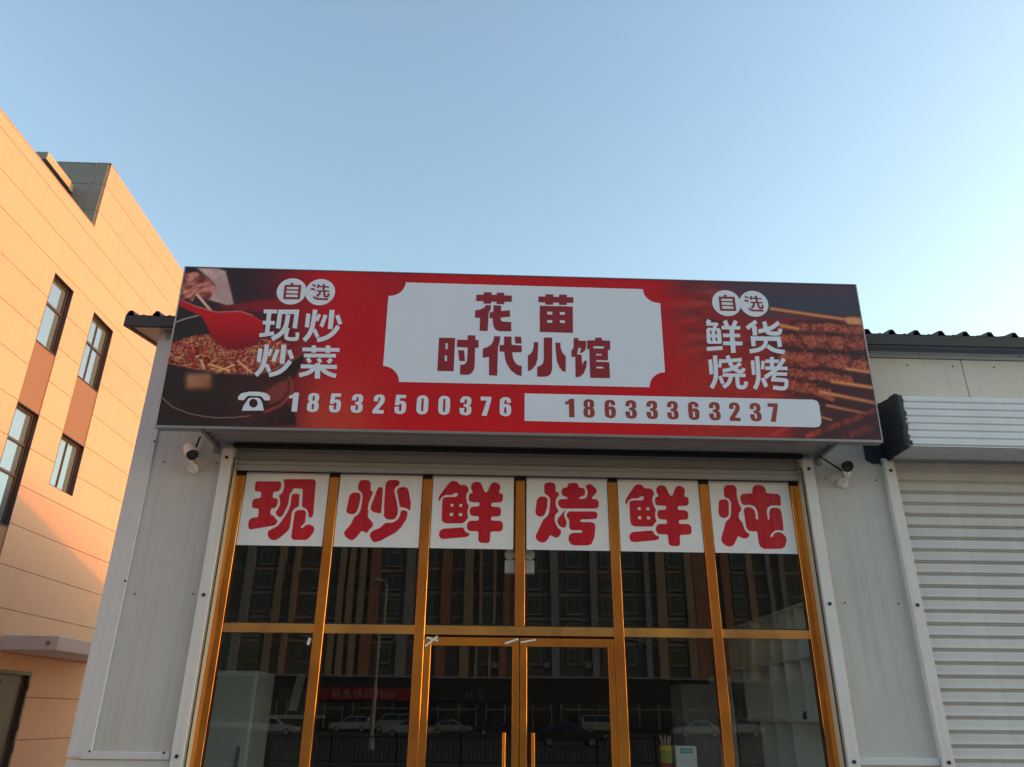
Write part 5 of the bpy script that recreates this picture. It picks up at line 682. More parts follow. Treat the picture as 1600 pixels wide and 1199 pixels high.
st2 = shutter('roller_shutter', 3.655, 8.95, -.05, 'closed grey slatted roller shutter of the neighbouring unit at right')
pr = ribbed(4.075, 4.60, 7, -.488, .014)
mb = MB()
mb.sheet(pr, 'x', 3.735, 8.98)
mb.sheet([(p[1], 4.076 + p[0]) for p in sof], 'x', 3.735, 8.98)
mb.poly([(3.735, -.488, 4.60), (8.98, -.488, 4.60), (8.98, -.085, 4.64), (3.735, -.085, 4.64)])
mb.poly([(8.98, -.488, 4.075), (8.98, -.10, 4.075), (8.98, -.085, 4.64), (8.98, -.488, 4.60)])
mb.build('housing', 'box', st2, fixn=False)
# black membrane wrapped round the open left end, its edge torn along the ribs
random.seed(3)
def jag(a, b, n, amp):
    o = []
    for i in range(n):
        t = i / n
        o.append((a[0] + (b[0] - a[0]) * t + random.uniform(-amp, amp) * .6, a[1] + (b[1] - a[1]) * t + random.uniform(-amp, amp)))
    return o
ring = jag((-.50, 4.07), (-.50, 4.612), 14, .010) + jag((-.50, 4.615), (-.08, 4.655), 12, .009) + jag((-.082, 4.655), (-.082, 4.045), 3, .0) + jag((-.085, 4.04), (-.50, 4.065), 12, .009)
mb = MB()
mb.extrude(ring, 'x', 3.700, 3.728)
mb.build('end_cover', 'black', st2)
mb = MB()
pts_f = [(3.728 + random.uniform(.018, .05), z) for z in np.linspace(4.075, 4.60, 22)]
mb.glyph([(3.716, 4.072)] + pts_f + [(3.716, 4.606)], y=-.506)
mb.poly([(3.716, -.506, 4.606), (3.76, -.506, 4.606), (3.78, -.09, 4.65), (3.716, -.09, 4.65)])
mb.poly([(3.716, -.506, 4.066), (3.75, -.506, 4.066), (3.745, -.09, 4.062), (3.716, -.09, 4.062)])
mb.glyph([(3.50, 4.25), (3.715, 4.25), (3.735, 4.0), (3.70, 3.97), (3.63, 4.02), (3.56, 4.02), (3.50, 4.06)], y=-.086)
mb.build('end_flap', 'black', st2)
for z in (4.12, 4.30, 4.55):
    MB().tube([(3.765, -.498, z), (3.765, -.512, z)], .007, 8).build('rivet', 'bolt', st2)

# ------------------------------------------------------------------ gold framed shopfront
front = thing('glass_shopfront', (0, 0, .1), 'gold framed glass shopfront with double doors in the middle', 'shopfront')
GW = .92
DZ = 2.245
TZ0, TZ1 = 2.327, 2.41
PANEY = .014
random.seed(21)
def pane(x0, x1, z0, z1):
    m_ = MB().box(x0, x1, PANEY, PANEY + .008, z0, z1)
    ax, az = random.uniform(-.0022, .0022), random.uniform(-.0022, .0022)
    m_.v = [(v[0], v[1] + .002 + ax * ((v[0] - x0) / (x1 - x0) - .5) + az * ((v[2] - z0) / (z1 - z0) - .5), v[2]) for v in m_.v]
    return m_
for i in range(7):
    c = (i - 3) * GW
    w = .046 if i in (0, 6) else .045
    MB().box(c - w, c + w, 0, .085, .1 if i != 3 else TZ1 + .001, 3.80).build('mullion', 'gold', front, bevel=.002)
    MB().box(c - w + .003, c + w - .003, .005, .08, 3.801, 3.95).build('mullion_cap', 'rubber', front)
for i in range(6):
    a, b = (i - 3) * GW + .046, (i - 2) * GW - .046
    if i == 2: b = 0
    if i == 3: a = .001
    MB().box(a, b, .003, .08, TZ0, TZ1).build('transom', 'gold2', front, bevel=.004)
    if i in (2, 3):
        a2, b2 = (a, -.046) if i == 2 else (.046, b)
    else:
        a2, b2 = a, b
    pane(a2 + .001, b2 - .001, TZ1 + .001, 3.93).build('pane', 'glass', front)
    if i not in (2, 3):
        pane(a + .001, b - .001, .16, TZ0 - .001).build('pane', 'glass', front)
        MB().box(a + .0005, b - .0005, .004, .08, .10, .158).build('sill_rail', 'gold', front, bevel=.004)
    # black gaskets round the glass
    for z0, z1, bx0, bx1 in ((TZ1 + .001, 3.93, a2, b2),) + (((.16, TZ0 - .001, a, b),) if i not in (2, 3) else ()):
        mbg = MB()
        mbg.box(bx0 + .0015, bx0 + .007, .005, .0135, z0, z1).box(bx1 - .007, bx1 - .0015, .005, .0135, z0, z1)
        mbg.box(bx0 + .0075, bx1 - .0075, .005, .0135, z0, z0 + .006)
        mbg.build('gasket', 'rubber', front)
MB().box(-2.81, 2.81, .004, .085, 3.952, 4.0).build('head_rail', 'rubber', front)
for sx in (-1, 1):
    a, b = (.046 + (2.76 if sx > 0 else 0), 0)
    xa, xb = 2.808 * sx, 2.836 * sx
    MB().box(min(xa, xb), max(xa, xb), -.10, .085, .1, 3.95).build('side_reveal', 'jamb', front)
    xa, xb = 2.8075 * sx, 2.8005 * sx
    MB().box(min(xa, xb), max(xa, xb), -.125, -.112, .1, 3.95).build('brush_seal', 'rubber', front)
def door(x0, x1, hx, hinge):
    d = MB().box(x0, x0 + .062, .004, .05, .14, DZ + .062).build('door', 'gold', front, bevel=.002)     # stile that carries the rest
    d['label'] = 'gold framed glass door leaf with long bar handle'
    MB().box(x1 - .062, x1, .004, .05, .14, DZ + .062).build('stile', 'gold', d, bevel=.002)
    MB().box(x0 + .0625, x1 - .0625, .0045, .05, DZ - .012, DZ + .062).build('top_rail', 'gold', d, bevel=.002)
    MB().box(x0 + .0625, x1 - .0625, .0045, .05, .14, .26).build('bottom_rail', 'gold', d, bevel=.002)
    pane(x0 + .063, x1 - .063, .262, DZ - .013).build('pane', 'glass', d)
    MB().tube([(hx, -.055, .62), (hx, -.055, 1.516)], .017, 14).build('handle', 'gold', d, smooth=True)
    for z in (.78, 1.36):
        MB().tube([(hx, -.055, z), (hx, .027, z)], .009, 10).build('handle_post', 'gold', d, smooth=True)
    return d
door(-.872, -.004, -.135, 0)
door(.004, .872, .118, 1)
MB().box(-.874, .874, .06, .075, DZ + .064, TZ0 - .0005).build('door_stop', 'rubber', front)

# ------------------------------------------------------------------ poster sheets with one red character each
CX = [-2.300, -1.380, -.476, .474, 1.384, 2.302]
names = ['leftmost', 'second', 'third', 'fourth', 'fifth', 'rightmost']
plab = ['white poster with red character 现, leftmost in the shopfront glass',
        'white poster with red character 炒, second from the left',
        'white poster with red character 鲜 between 炒 and 烤, third from left',
        'white poster with red character 烤, right of the middle mullion',
        'white poster with red character 鲜 between 烤 and 炖, fifth from left',
        'white poster with red character 炖, rightmost in the shopfront glass']
random.seed(11)
for i in range(6):
    t = thing('window_poster', (CX[i], 0, 3.12), plab[i], 'poster', 'red character posters across the shopfront')
    x0, x1 = CX[i] - .412, CX[i] + .410
    nx, nz = 28, 24
    me = MB()
    ph = random.uniform(0, 6)
    for a in range(nz + 1):
        for b in range(nx + 1):
            u, v = b / nx, a / nz
            yy = .0088 - .0016 * (1 + math.sin(5.2 * u + 3.1 * v + ph) * math.sin(2.2 * u - 4.2 * v + ph * 2)) * .5
            me.v.append((x0 + (x1 - x0) * u, yy, 3.117 + .72 * v))
    for a in range(nz):
        for b in range(nx):
            n0 = a * (nx + 1) + b
            me.f.append((n0, n0 + 1, n0 + nx + 2, n0 + nx + 1)); me.mi.append(0)
    for q in range(4):
        pass
    me.build('sheet', 'paper', t, smooth='all', fixn=False)
    g = MB()
    for outer, holes in WIN[i]:
        g.glyph(mmv(outer), [mmv(h) for h in holes], y=.0066)
    g.build('printed_character', 'red_v', t, fixn=False)

# ------------------------------------------------------------------ the big sign
SH, SW0, SW1, SV0 = 1.672, -3.415, 3.425, .035
sign = thing('shop_sign', (0, -.60, 4.05), 'wide red printed shop sign above the door with white name plate and two phone numbers', 'sign', rot=(LEAN, 0, 0))
def S(mb, name, m, parent=None, **k):
    """build in the sign's own axes"""
    o = mb.build(name, m, None, **k)
    o.parent = parent or sign
    return o
S(MB().box(SW0 + .012, SW1 - .012, .008, .095, SV0 + .008, SV0 + SH - .008), 'backing_box', 'alu')
for (a, b, c, d) in ((SW0 - .004, SW1 + .004, SV0 - .022, SV0 + .004), (SW0 - .004, SW1 + .004, SV0 + SH - .003, SV0 + SH + .008)):
    S(MB().box(a, b, -.006, .10, c, d), 'frame_edge', 'alu', bevel=.002)
for (a, b) in ((SW0 - .006, SW0 + .006), (SW1 - .006, SW1 + .006)):
    S(MB().box(a, b, -.005, .099, SV0 + .005, SV0 + SH - .004), 'frame_edge', 'alu', bevel=.002)

# printed picture: colours per grid vertex
rng = np.random.default_rng(5)
NU, NV = 1010, 248
us = np.linspace(SW0, SW1, NU)
vs = np.linspace(SV0, SV0 + SH, NV)
U, V = np.meshgrid(us, vs)
def noise2(sx, sy, seed):
    """smooth value noise on the sign grid; sx, sy = cell size in metres"""
    r = np.random.default_rng(seed)
    gx, gy = int((SW1 - SW0) / sx) + 3, int(SH / sy) + 3
    g = r.random((gy, gx))
    fx, fy = (U - SW0) / sx, (V - SV0) / sy
    ix, iy = fx.astype(int), fy.astype(int)
    tx, ty = fx - ix, fy - iy
    tx, ty = tx * tx * (3 - 2 * tx), ty * ty * (3 - 2 * ty)
    return (g[iy, ix] * (1 - tx) + g[iy, ix + 1] * tx) * (1 - ty) + (g[iy + 1, ix] * (1 - tx) + g[iy + 1, ix + 1] * tx) * ty
def fbm(s, seed, ay=1.0):
    return .5 * noise2(s, s * ay, seed) + .3 * noise2(s / 2, s * ay / 2, seed + 1) + .2 * noise2(s / 4, s * ay / 4, seed + 2)
def C8(*c): return np.array(c, float) / 255.0
IMG = np.zeros((NV, NU, 3))
def smooth(a, b, x):
    t = np.clip((x - a) / (b - a), 0, 1)
    return t * t * (3 - 2 * t)
def blend(mask, col):
    global IMG
    IMG = IMG * (1 - mask[..., None]) + np.asarray(col) * mask[..., None]
def pmask(pts):
    pts = mmv(pts)
    m = np.zeros(U.shape, bool)
    for i in range(len(pts)):
        (x0, y0), (x1, y1) = pts[i], pts[(i + 1) % len(pts)]
        if y0 == y1: continue
        c = ((V >= min(y0, y1)) & (V < max(y0, y1)))
        xi = x0 + (V - y0) * (x1 - x0) / (y1 - y0)
        m ^= c & (U < xi)
    return m.astype(float)
def blur(m, n):
    for _ in range(n):
        m = (np.roll(m, 1, 0) + np.roll(m, -1, 0) + m * 2) / 4
        m = (np.roll(m, 1, 1) + np.roll(m, -1, 1) + m * 2) / 4
    return m
def segdist(a, b):
    a, b = np.array(a), np.array(b)
    d = b - a
    t = np.clip(((U - a[0]) * d[0] + (V - a[1]) * d[1]) / (d @ d), 0, 1)
    return np.hypot(U - a[0] - d[0] * t, V - a[1] - d[1] * t), t
def linedist(pts):
    pts = mmv(pts)
    return np.minimum.reduce([segdist(pts[i], pts[i + 1])[0] for i in range(len(pts) - 1)])
def dab(x, y, ang, ln, wd, col, op=1.0):
    """one small brush stroke"""
    r = ln + wd
    i0, i1 = np.searchsorted(us, [x - r, x + r])
    j0, j1 = np.searchsorted(vs, [y - r, y + r])
    if i1 <= i0 or j1 <= j0: return
    u, v = U[j0:j1, i0:i1] - x, V[j0:j1, i0:i1] - y
    c, s = math.cos(ang), math.sin(ang)
    a, b = u * c + v * s, -u * s + v * c
    m = np.clip(1.6 - np.maximum(np.abs(a) / ln, np.abs(b) / wd) * 1.3, 0, 1) * op
    IMG[j0:j1, i0:i1] = IMG[j0:j1, i0:i1] * (1 - m[..., None]) + np.asarray(col) * m[..., None]
VN = (V - SV0) / SH
# ground: dark left, red middle, dark upper right
base_l = smooth(-2.75, -1.75, U + .35 * (VN - .5) + .25 * (fbm(.9, 1) - .5))
IMG[:] = C8(46, 42, 50)
blend(base_l, C8(164, 26, 36))
blend(smooth(.55, .0, VN) * smooth(-2.3, -1.9, U) * smooth(-1.0, -1.75, U) * .75, C8(172, 74, 52))
blend(smooth(.3, 0, VN) * smooth(-1.6, -1.0, U) * smooth(1.8, .8, U) * .55, C8(182, 26, 30))
blend(smooth(.7, 1.1, VN) * smooth(-1.9, -1.2, U) * smooth(-.9, -1.4, U) * .5, C8(110, 34, 44))
br_ = fbm(.35, 9, .28)
blend(smooth(1.2, 2.0, U) * .9, C8(118, 46, 46))
blend(smooth(1.35, 2.0, U) * smooth(.55, .25, VN) * smooth(.45, .7, br_) * .7, C8(168, 66, 56))
blend(smooth(1.3, 1.9, U) * smooth(.15, .7, VN) * smooth(.5, .66, fbm(.55, 21, .16)) * .65, C8(160, 78, 62))
blend(smooth(1.3, 1.9, U) * smooth(.35, .7, VN) * smooth(.5, .64, fbm(.6, 31, .15)) * .7, C8(72, 48, 56))
blend(smooth(1.9, 2.5, U) * smooth(.70, .84, VN), C8(58, 70, 86))
blend(smooth(1.3, 2.4, U) * smooth(.84, 1.0, VN) * .8, C8(76, 64, 82))
blend(smooth(2.35, 2.75, U) * smooth(.75, .6, VN) * .85, C8(52, 44, 50))
# --- left picture: wok, ladle, hand
blend(blur(pmask(ART['redband']), 5) * .85, C8(128, 34, 42))
blend(blur(pmask(ART['panred']), 8) * .85, C8(120, 44, 46))
w = blur(pmask(ART['wok']), 1)
blend(w, C8(40, 36, 36))
blend(blur(pmask(ART['brown']), 5) * .8, C8(124, 66, 58))
blend(smooth(.016, .004, linedist(ART['rim2'])) * .8, C8(146, 66, 62))
blend(smooth(.045, .0, linedist(ART['rim2'])) * .3, C8(146, 66, 62))
blend(blur(pmask(ART['wokin']), 2), C8(38, 40, 43))
blend(smooth(.012, .003, linedist(ART['rimline'])) * .8, C8(176, 170, 166))
blend(blur(pmask(ART['sleeve']), 2), C8(186, 178, 178))
blend(blur(pmask(ART['sleeve']), 2) * smooth(.4, .7, fbm(.18, 41)) * .6, C8(140, 134, 140))
hm = blur(pmask(ART['hand']), 2)
hn = fbm(.09, 51)
blend(hm, C8(140, 90, 84))
blend(hm * smooth(.48, .7, hn) * .8, C8(196, 150, 138))
blend(hm * smooth(.5, .28, hn) * .8, C8(92, 46, 48))
hp = mmv(ART['hand'])
for (fx, fy, an, ln) in ((.18, .30, .5, .10), (.30, .18, .35, .09), (.42, .34, .9, .09), (.6, .5, .2, .08), (.62, .32, .2, .07)):
    cxh = min(p[0] for p in hp) + fx * .33
    cyh = min(p[1] for p in hp) + fy * .40
    dab(cxh, cyh, an, ln, .022, C8(188, 138, 128), .7)
    dab(cxh + .01, cyh - .03, an, ln, .006, C8(78, 40, 44), .8)
blend(smooth(.016, .008, linedist(ART['stick'])), C8(206, 186, 174))
fm = blur(pmask(ART['food']), 2)
blend(fm, C8(112, 50, 46))
blend(fm * smooth(.45, .65, fbm(.12, 61)) * .8, C8(150, 92, 66))
fp = mmv(ART['food'])
fx0, fx1 = min(p[0] for p in fp), max(p[0] for p in fp)
fy0, fy1 = min(p[1] for p in fp), max(p[1] for p in fp)
pal = [C8(148, 24, 44), C8(120, 16, 34), C8(196, 152, 116), C8(206, 176, 150), C8(74, 34, 32), C8(170, 96, 70), C8(164, 150, 62), C8(180, 70, 84), C8(60, 28, 30)]
for _ in range(3600):
    x, y = rng.uniform(fx0, fx1), rng.uniform(fy0, fy1)
    i, j = min(NU - 1, np.searchsorted(us, x)), min(NV - 1, np.searchsorted(vs, y))
    if fm[j, i] < .6: continue
    dab(x, y, rng.normal(.1, .9), rng.uniform(.012, .06) * rng.uniform(.4, 1), rng.uniform(.003, .0065), pal[rng.integers(len(pal))] * rng.uniform(.75, 1.12), .9)
for (a, b) in (((-3.02, .66), (-2.82, .60)), ((-2.98, .56), (-2.78, .66)), ((-2.75, .70), (-2.60, .58)), ((-3.1, .70), (-3.05, .60))):
    d, _t = segdist(a, b)
    blend(smooth(.013, .006, d) * fm, C8(198, 176, 120))
lm = blur(pmask(ART['ladle']), 1)
lp = mmv(ART['ladle'])
ly0, ly1 = min(p[1] for p in lp), max(p[1] for p in lp)
blend(lm, C8(164, 26, 40))
blend(lm * smooth(ly0 + .32, ly0, V) * .7, C8(92, 24, 32))
blend(lm * smooth(.03, .0, linedist(ART['ladle'][1:6])) * .6, C8(190, 72, 78))
gm = blur(pmask(ART['gold']), 16)
gx = [p[0] for p in mmv(ART['gold'])]
gy = [p[1] for p in mmv(ART['gold'])]
tg = np.clip(.55 * (U - min(gx)) / (max(gx) - min(gx)) + .45 * (max(gy) - V) / (max(gy) - min(gy)), 0, 1)
gm = gm * np.clip(1.15 - .5 * np.abs(fbm(.22, 77) - .5) * 2, 0, 1)
blend(np.clip(blur(gm, 30), 0, 1) * .55, C8(100, 58, 46))
blend(w * smooth(-3.0, -2.5, U) * smooth(-2.1, -2.5, U) * .35 * fbm(.2, 88), C8(150, 50, 54))
blend(gm * .62, (1 - tg[..., None]) * C8(206, 192, 164) + tg[..., None] * C8(176, 112, 66))
blend(smooth(.008, .002, linedist(ART['wok'][0:5])) * .6, C8(150, 122, 108))
blend(smooth(.007, .002, linedist(ART['ladle'][0:5])) * .7, C8(204, 140, 140))
blend(smooth(.0065, .0015, linedist(ART['rimarc'])) * .6, C8(176, 172, 170))
blend(smooth(.014, .004, linedist(ART['rim3'])) * .7, C8(128, 76, 72))
# --- right picture: meat skewers
for pts, hw in ART['meat']:
    d = linedist(pts)
    hwm = hw / 1650.0
    m = smooth(hwm, hwm * .55, d + .05 * (fbm(.12, int(hw) + 70) - .5))
    blend(smooth(hwm * 1.5, hwm * .7, d) * .8, C8(46, 36, 42))
    blend(m, C8(116, 60, 54))
    n_ = fbm(.07, int(hw) + 91)
    blend(m * smooth(.45, .62, n_), C8(158, 92, 74))
    blend(m * smooth(.42, .3, n_) * .9, C8(66, 32, 36))
    q = mmv(pts)
    for _ in range(520):
        t = rng.random() * (len(q) - 1)
        i = int(t)
        f = t - i
        x = q[i][0] + (q[i + 1][0] - q[i][0]) * f + rng.normal(0, hwm * .3)
        y = q[i][1] + (q[i + 1][1] - q[i][1]) * f + rng.normal(0, hwm * .45)
        dab(x, y, rng.uniform(-1, 1), rng.uniform(.004, .014), rng.uniform(.003, .007),
            [C8(190, 134, 104), C8(128, 52, 50), C8(70, 38, 40), C8(164, 100, 78)][rng.integers(4)], .75)
for pts, hw in ART['sticks']:
    d = linedist(pts)
    blend(smooth(hw / 1500.0, hw / 2600.0, d), C8(172, 116, 80))
    blend(smooth(hw / 3500.0, hw / 6000.0, d) * .6, C8(214, 160, 108))
for pts, hw in ART['redsk']:
    d = linedist(pts)
    blend(smooth(hw / 1100.0, hw / 2600.0, d) * smooth(.25, .6, fbm(.08, 200 + int(hw))), C8(146, 66, 58))
for pts, hw in ART['tips']:
    blend(smooth(hw / 1000.0, hw / 2400.0, linedist(pts)), C8(196, 150, 104))
blend(smooth(1.2, 1.7, U) * smooth(3.0, 2.2, U) * smooth(.75, .35, VN) * .35, C8(176, 44, 40))
blend(smooth(2.6, 3.42, U) * smooth(.18, .05, np.abs(VN - .12)) * .35, C8(50, 40, 48))
soft = IMG.copy()
for c in range(3): soft[..., c] = blur(IMG[..., c], 4)
wr = (smooth(1.1, 1.5, U) * .35)[..., None]
IMG = IMG * (1 - wr) + soft * wr
IMG *= (.97 + .06 * noise2(.02, .02, 300))[..., None]
lin = np.where(IMG <= .04045, IMG / 12.92, ((IMG + .055) / 1.055) ** 2.4)
PRINT_GAIN = np.array((1.62, 1.22, 1.18))
lin = np.clip(lin * PRINT_GAIN, 0, .9)
me = bpy.data.meshes.new('printed_face')
co = np.zeros((NU * NV, 3))
co[:, 0] = U.ravel()
co[:, 2] = V.ravel()
idx = np.arange(NU * NV).reshape(NV, NU)
quads = np.stack([idx[:-1, :-1], idx[:-1, 1:], idx[1:, 1:], idx[1:, :-1]], -1).reshape(-1, 4)
me.vertices.add(NU * NV)
me.vertices.foreach_set('co', co.ravel())
me.loops.add(quads.size)
me.loops.foreach_set('vertex_index', quads.ravel())
me.polygons.add(len(quads))
me.polygons.foreach_set('loop_start', np.arange(0, quads.size, 4))
me.update(calc_edges=True)
ca = me.color_attributes.new('print', 'FLOAT_COLOR', 'POINT')
rgba = np.ones((NU * NV, 4))
rgba[:, :3] = lin.reshape(-1, 3)
ca.data.foreach_set('color', rgba.ravel())
M['print'] = attr_mat('sign_print', .42)
me.materials.append(M['print'])
face = bpy.data.objects.new('printed_face', me)
COL.objects.link(face)
face.parent = sign
# name plate, number bar, roundels
S(MB().glyph(mmv(PLATE), y=-.0015), 'name_plate', 'white_p', fixn=False)
S(MB().glyph(mmv(BAR), y=-.0015), 'number_bar', 'white_p', fixn=False)
def spoly(parts, y0=-.003):
    g = MB()
    for i, (o, h) in enumerate(parts):
        g.glyph(mmv(o), [mmv(x) for x in h], y=y0 - .00025 * i)
    return g
for g in TITLE: S(spoly(g), 'printed_character', 'red_p', fixn=False)
for g in SIDE: S(spoly(g, -.002), 'printed_character', 'white_p', fixn=False)
S(spoly(PHONE, -.002), 'telephone_symbol', 'white_p', fixn=False)
for si, cc in enumerate(CIRC):
    for ci, c in enumerate(mmv(cc)):
        pts = [(c[0] + .147 * math.cos(t), c[1] + .147 * math.sin(t)) for t in np.linspace(0, 2 * math.pi, 40, endpoint=False)]
        S(MB().glyph(pts, y=-.0015 - .0004 * ci), 'roundel', 'white_p', fixn=False)
        dx = int((cc[ci][0] - CIRC[0][ci][0])); dy = int(cc[ci][1] - CIRC[0][ci][1])
        parts = [[[[p[0] + dx, p[1] + dy] for p in o], []] for o, h in ZIXUAN[ci]]
        S(spoly(parts, -.003), 'printed_character', 'red_p', fixn=False)
DIG = {
 '0': ([(.30, 0), (.42, .02), (.53, .08), (.59, .2), (.6, .5), (.59, .8), (.53, .92), (.42, .98), (.30, 1), (.18, .98), (.07, .92), (.01, .8), (0, .5), (.01, .2), (.07, .08), (.18, .02)], [[(.25, .16), (.35, .16), (.36, .5), (.35, .84), (.25, .84), (.24, .5)]]),
 '1': ([(.28, 0), (.52, 0), (.52, 1), (.24, 1), (.24, .28), (.04, .32), (.04, .17), (.18, .12)], []),
 '8': ([(.3, 0), (.46, .02), (.56, .1), (.585, .22), (.57, .38), (.5, .47), (.57, .53), (.6, .66), (.59, .84), (.52, .95), (.38, 1), (.22, 1), (.08, .95), (.01, .84), (0, .66), (.03, .53), (.1, .47), (.03, .38), (.015, .22), (.04, .1), (.14, .02)], [[(.25, .15), (.35, .15), (.36, .28), (.35, .41), (.25, .41), (.24, .28)], [(.25, .57), (.35, .57), (.36, .7), (.35, .86), (.25, .86), (.24, .7)]]),
 '5': ([(.06, 0), (.56, 0), (.56, .17), (.27, .17), (.26, .34), (.36, .31), (.5, .34), (.59, .46), (.6, .7), (.57, .88), (.46, .98), (.3, 1), (.13, .98), (.03, .88), (.01, .75), (.01, .63), (.24, .63), (.24, .82), (.3, .87), (.36, .82), (.37, .52), (.31, .46), (.25, .5), (.24, .55), (.02, .55)], []),
 '3': ([(.02, .34), (.02, .2), (.08, .07), (.2, .01), (.34, 0), (.49, .03), (.58, .13), (.59, .3), (.56, .42), (.47, .48), (.56, .53), (.6, .64), (.6, .8), (.55, .92), (.42, .99), (.26, 1), (.1, .96), (.02, .86), (0, .72), (0, .62), (.24, .62), (.24, .82), (.3, .87), (.36, .82), (.36, .62), (.31, .56), (.2, .55), (.2, .42), (.31, .41), (.36, .36), (.36, .2), (.3, .14), (.24, .2), (.24, .34)], []),
 '2': ([(.03, .36), (.02, .22), (.08, .08), (.2, .01), (.36, 0), (.5, .04), (.58, .15), (.59, .3), (.54, .46), (.28, .82), (.57, .82), (.57, 1), (0, 1), (0, .84), (.28, .45), (.36, .28), (.36, .18), (.3, .14), (.25, .2), (.25, .36)], []),
 '7': ([(.03, 0), (.57, 0), (.57, .16), (.36, 1), (.1, 1), (.33, .2), (.03, .2)], []),
 '6': ([(.58, .3), (.36, .3), (.36, .2), (.3, .14), (.25, .2), (.24, .4), (.33, .36), (.48, .38), (.58, .48), (.6, .62), (.59, .82), (.52, .94), (.38, 1), (.24, 1), (.1, .95), (.02, .84), (.01, .6), (.01, .3), (.04, .12), (.15, .03), (.3, 0), (.46, .03), (.56, .12), (.58, .22)], [[(.25, .54), (.35, .54), (.36, .7), (.35, .86), (.25, .86), (.24, .7)]]),
}
for row, m in ((ROWA, 'white_p'), (ROWB, 'orange_p')):
    for d, xm, zb, zt in row:
        h = (zt - zb) / 1000.0
        w = h * .60 / .60
        o, hs = DIG[d]
        f = lambda p: ((xm / 1000.0) + (p[0] - .3) * h * .97, zt / 1000.0 - p[1] * h)
        S(MB().glyph([f(p) for p in o], [[f(p) for p in q] for q in hs], y=-.003), 'printed_digit', m, fixn=False)

# ------------------------------------------------------------------ security cameras
def cctv(x, z, aim, label, ant):
    t = thing('security_camera', (x, WY, z), label, 'camera', 'wall cameras beside the shopfront')
    K = 1.3
    T = lambda a, b, c: (x + a * K, WY + b * K, z + c * K)
    MB().tube([T(0, .002, -.10), T(0, -.020, -.10), T(0, -.034, -.10)], [.040 * K, .040 * K, .026 * K], 18).build('wall_base', 'whiteplastic', t, smooth=True)
    MB().tube([T(0, -.03, -.10), T(0, -.075, -.095), T(0, -.10, -.06)], .013 * K, 10).build('arm', 'whiteplastic', t, smooth=True)
    MB().ball(T(0, -.10, -.05), .027 * K).build('ball_joint', 'whiteplastic', t, smooth='all')
    c = Vector(T(0, -.11, .0))
    d = Vector(aim).normalized()
    b = MB().tube([c - d * .135, c - d * .128, c + d * .07, c + d * .078], [.03 * K, .040 * K, .040 * K, .038 * K], 20).build('body', 'whiteplastic', t, smooth=True)
    MB().tube([c + d * .076, c + d * .096], [.040 * K, .040 * K], 20).build('bezel', 'blackplastic', b, smooth=True)
    MB().tube([c + d * .095, c + d * .100], [.033 * K, .016 * K], 20).build('lens', 'lens', b, smooth=True)
    # sunshade: half shell over the body
    sh = MB()
    a = d.cross(Vector((0, 0, 1))).normalized()
    u = a.cross(d)
    k = 12
    for p, rr in ((c - d * .11, .0445 * K), (c + d * .115, .046 * K)):
        for i in range(k + 1):
            th = math.pi * (-.08 + 1.16 * i / k)
            sh.v.append(tuple(p + (a * math.cos(th) + u * math.sin(th)) * rr))
    for i in range(k):
        sh.f.append((i, i + 1, k + 2 + i, k + 1 + i)); sh.mi.append(0)
    sh.build('sunshade', 'whiteplastic', b, smooth='all')
    MB().tube([T(*ant[0]), T(*ant[1])], [.0105, .009], 10).build('antenna', 'blackplastic', t, smooth=True)
    for k2 in (-.02, .02):
        MB().tube([T(k2, -.02, -.125), T(k2, -.026, -.125)], .005, 8).build('screw', 'bolt', t)
    cab = [T(.0, -.03, -.02), T(.012, -.01, -.05), T(.02, -.004, -.09)]
    MB().tube(cab, .004, 8).build('cable', 'blackplastic', t, smooth=True)
    return t
cctv(-3.20, 3.96, (.42, -.62, -.50), 'white bullet security camera on the wall left of the shopfront', ((.0, -.055, .02), (.018, -.03, .15)))
cctv(3.22, 3.94, (-.30, -.80, -.26), 'white bullet security camera with dark face on the wall right of the shopfront', ((-.02, -.07, -.02), (-.19, -.10, .085)))

# ------------------------------------------------------------------ tape and sticker on the door heads
def tape(p, q, w, label, y):
    (x0, z0), (x1, z1) = p, q
    d = Vector((x1 - x0, 0, z1 - z0)).normalized()
    n = Vector((-d.z, 0, d.x)) * w / 2
    a, b = Vector((x0, y, z0)), Vector((x1, y, z1))
    me = MB()
    e = Vector((0, .0012, 0))
    lo = [a - n, b - n * .9, b + n, a + n * .85]
    me.v += [tuple(v) for v in lo] + [tuple(v + e) for v in lo]
    for qd in ((0, 1, 2, 3), (7, 6, 5, 4), (0, 4, 5, 1), (1, 5, 6, 2), (2, 6, 7, 3), (3, 7, 4, 0)):
        me.f.append(qd); me.mi.append(0)
    return tag(me.build('tape_strip', 'tape', None), label, 'tape')
tape((-.862, 2.225), (-.752, 2.312), .020, 'long white tape strip of the cross on the left door head', .0005)
tape((-.850, 2.303), (-.745, 2.272), .018, 'short white tape strip of the cross, lying over the long one', -.0015)
tape((-.135, 2.258), (-.012, 2.298), .018, 'white tape strip on the left door head beside the meeting stiles', .0005)
tape((.008, 2.268), (.150, 2.293), .016, 'white tape strip on the right door head beside the meeting stiles', .0005)
tape((-1.925, 2.225), (-1.911, 2.285), .030, 'small white sticker on the lower left pane by the mullion', .0115)

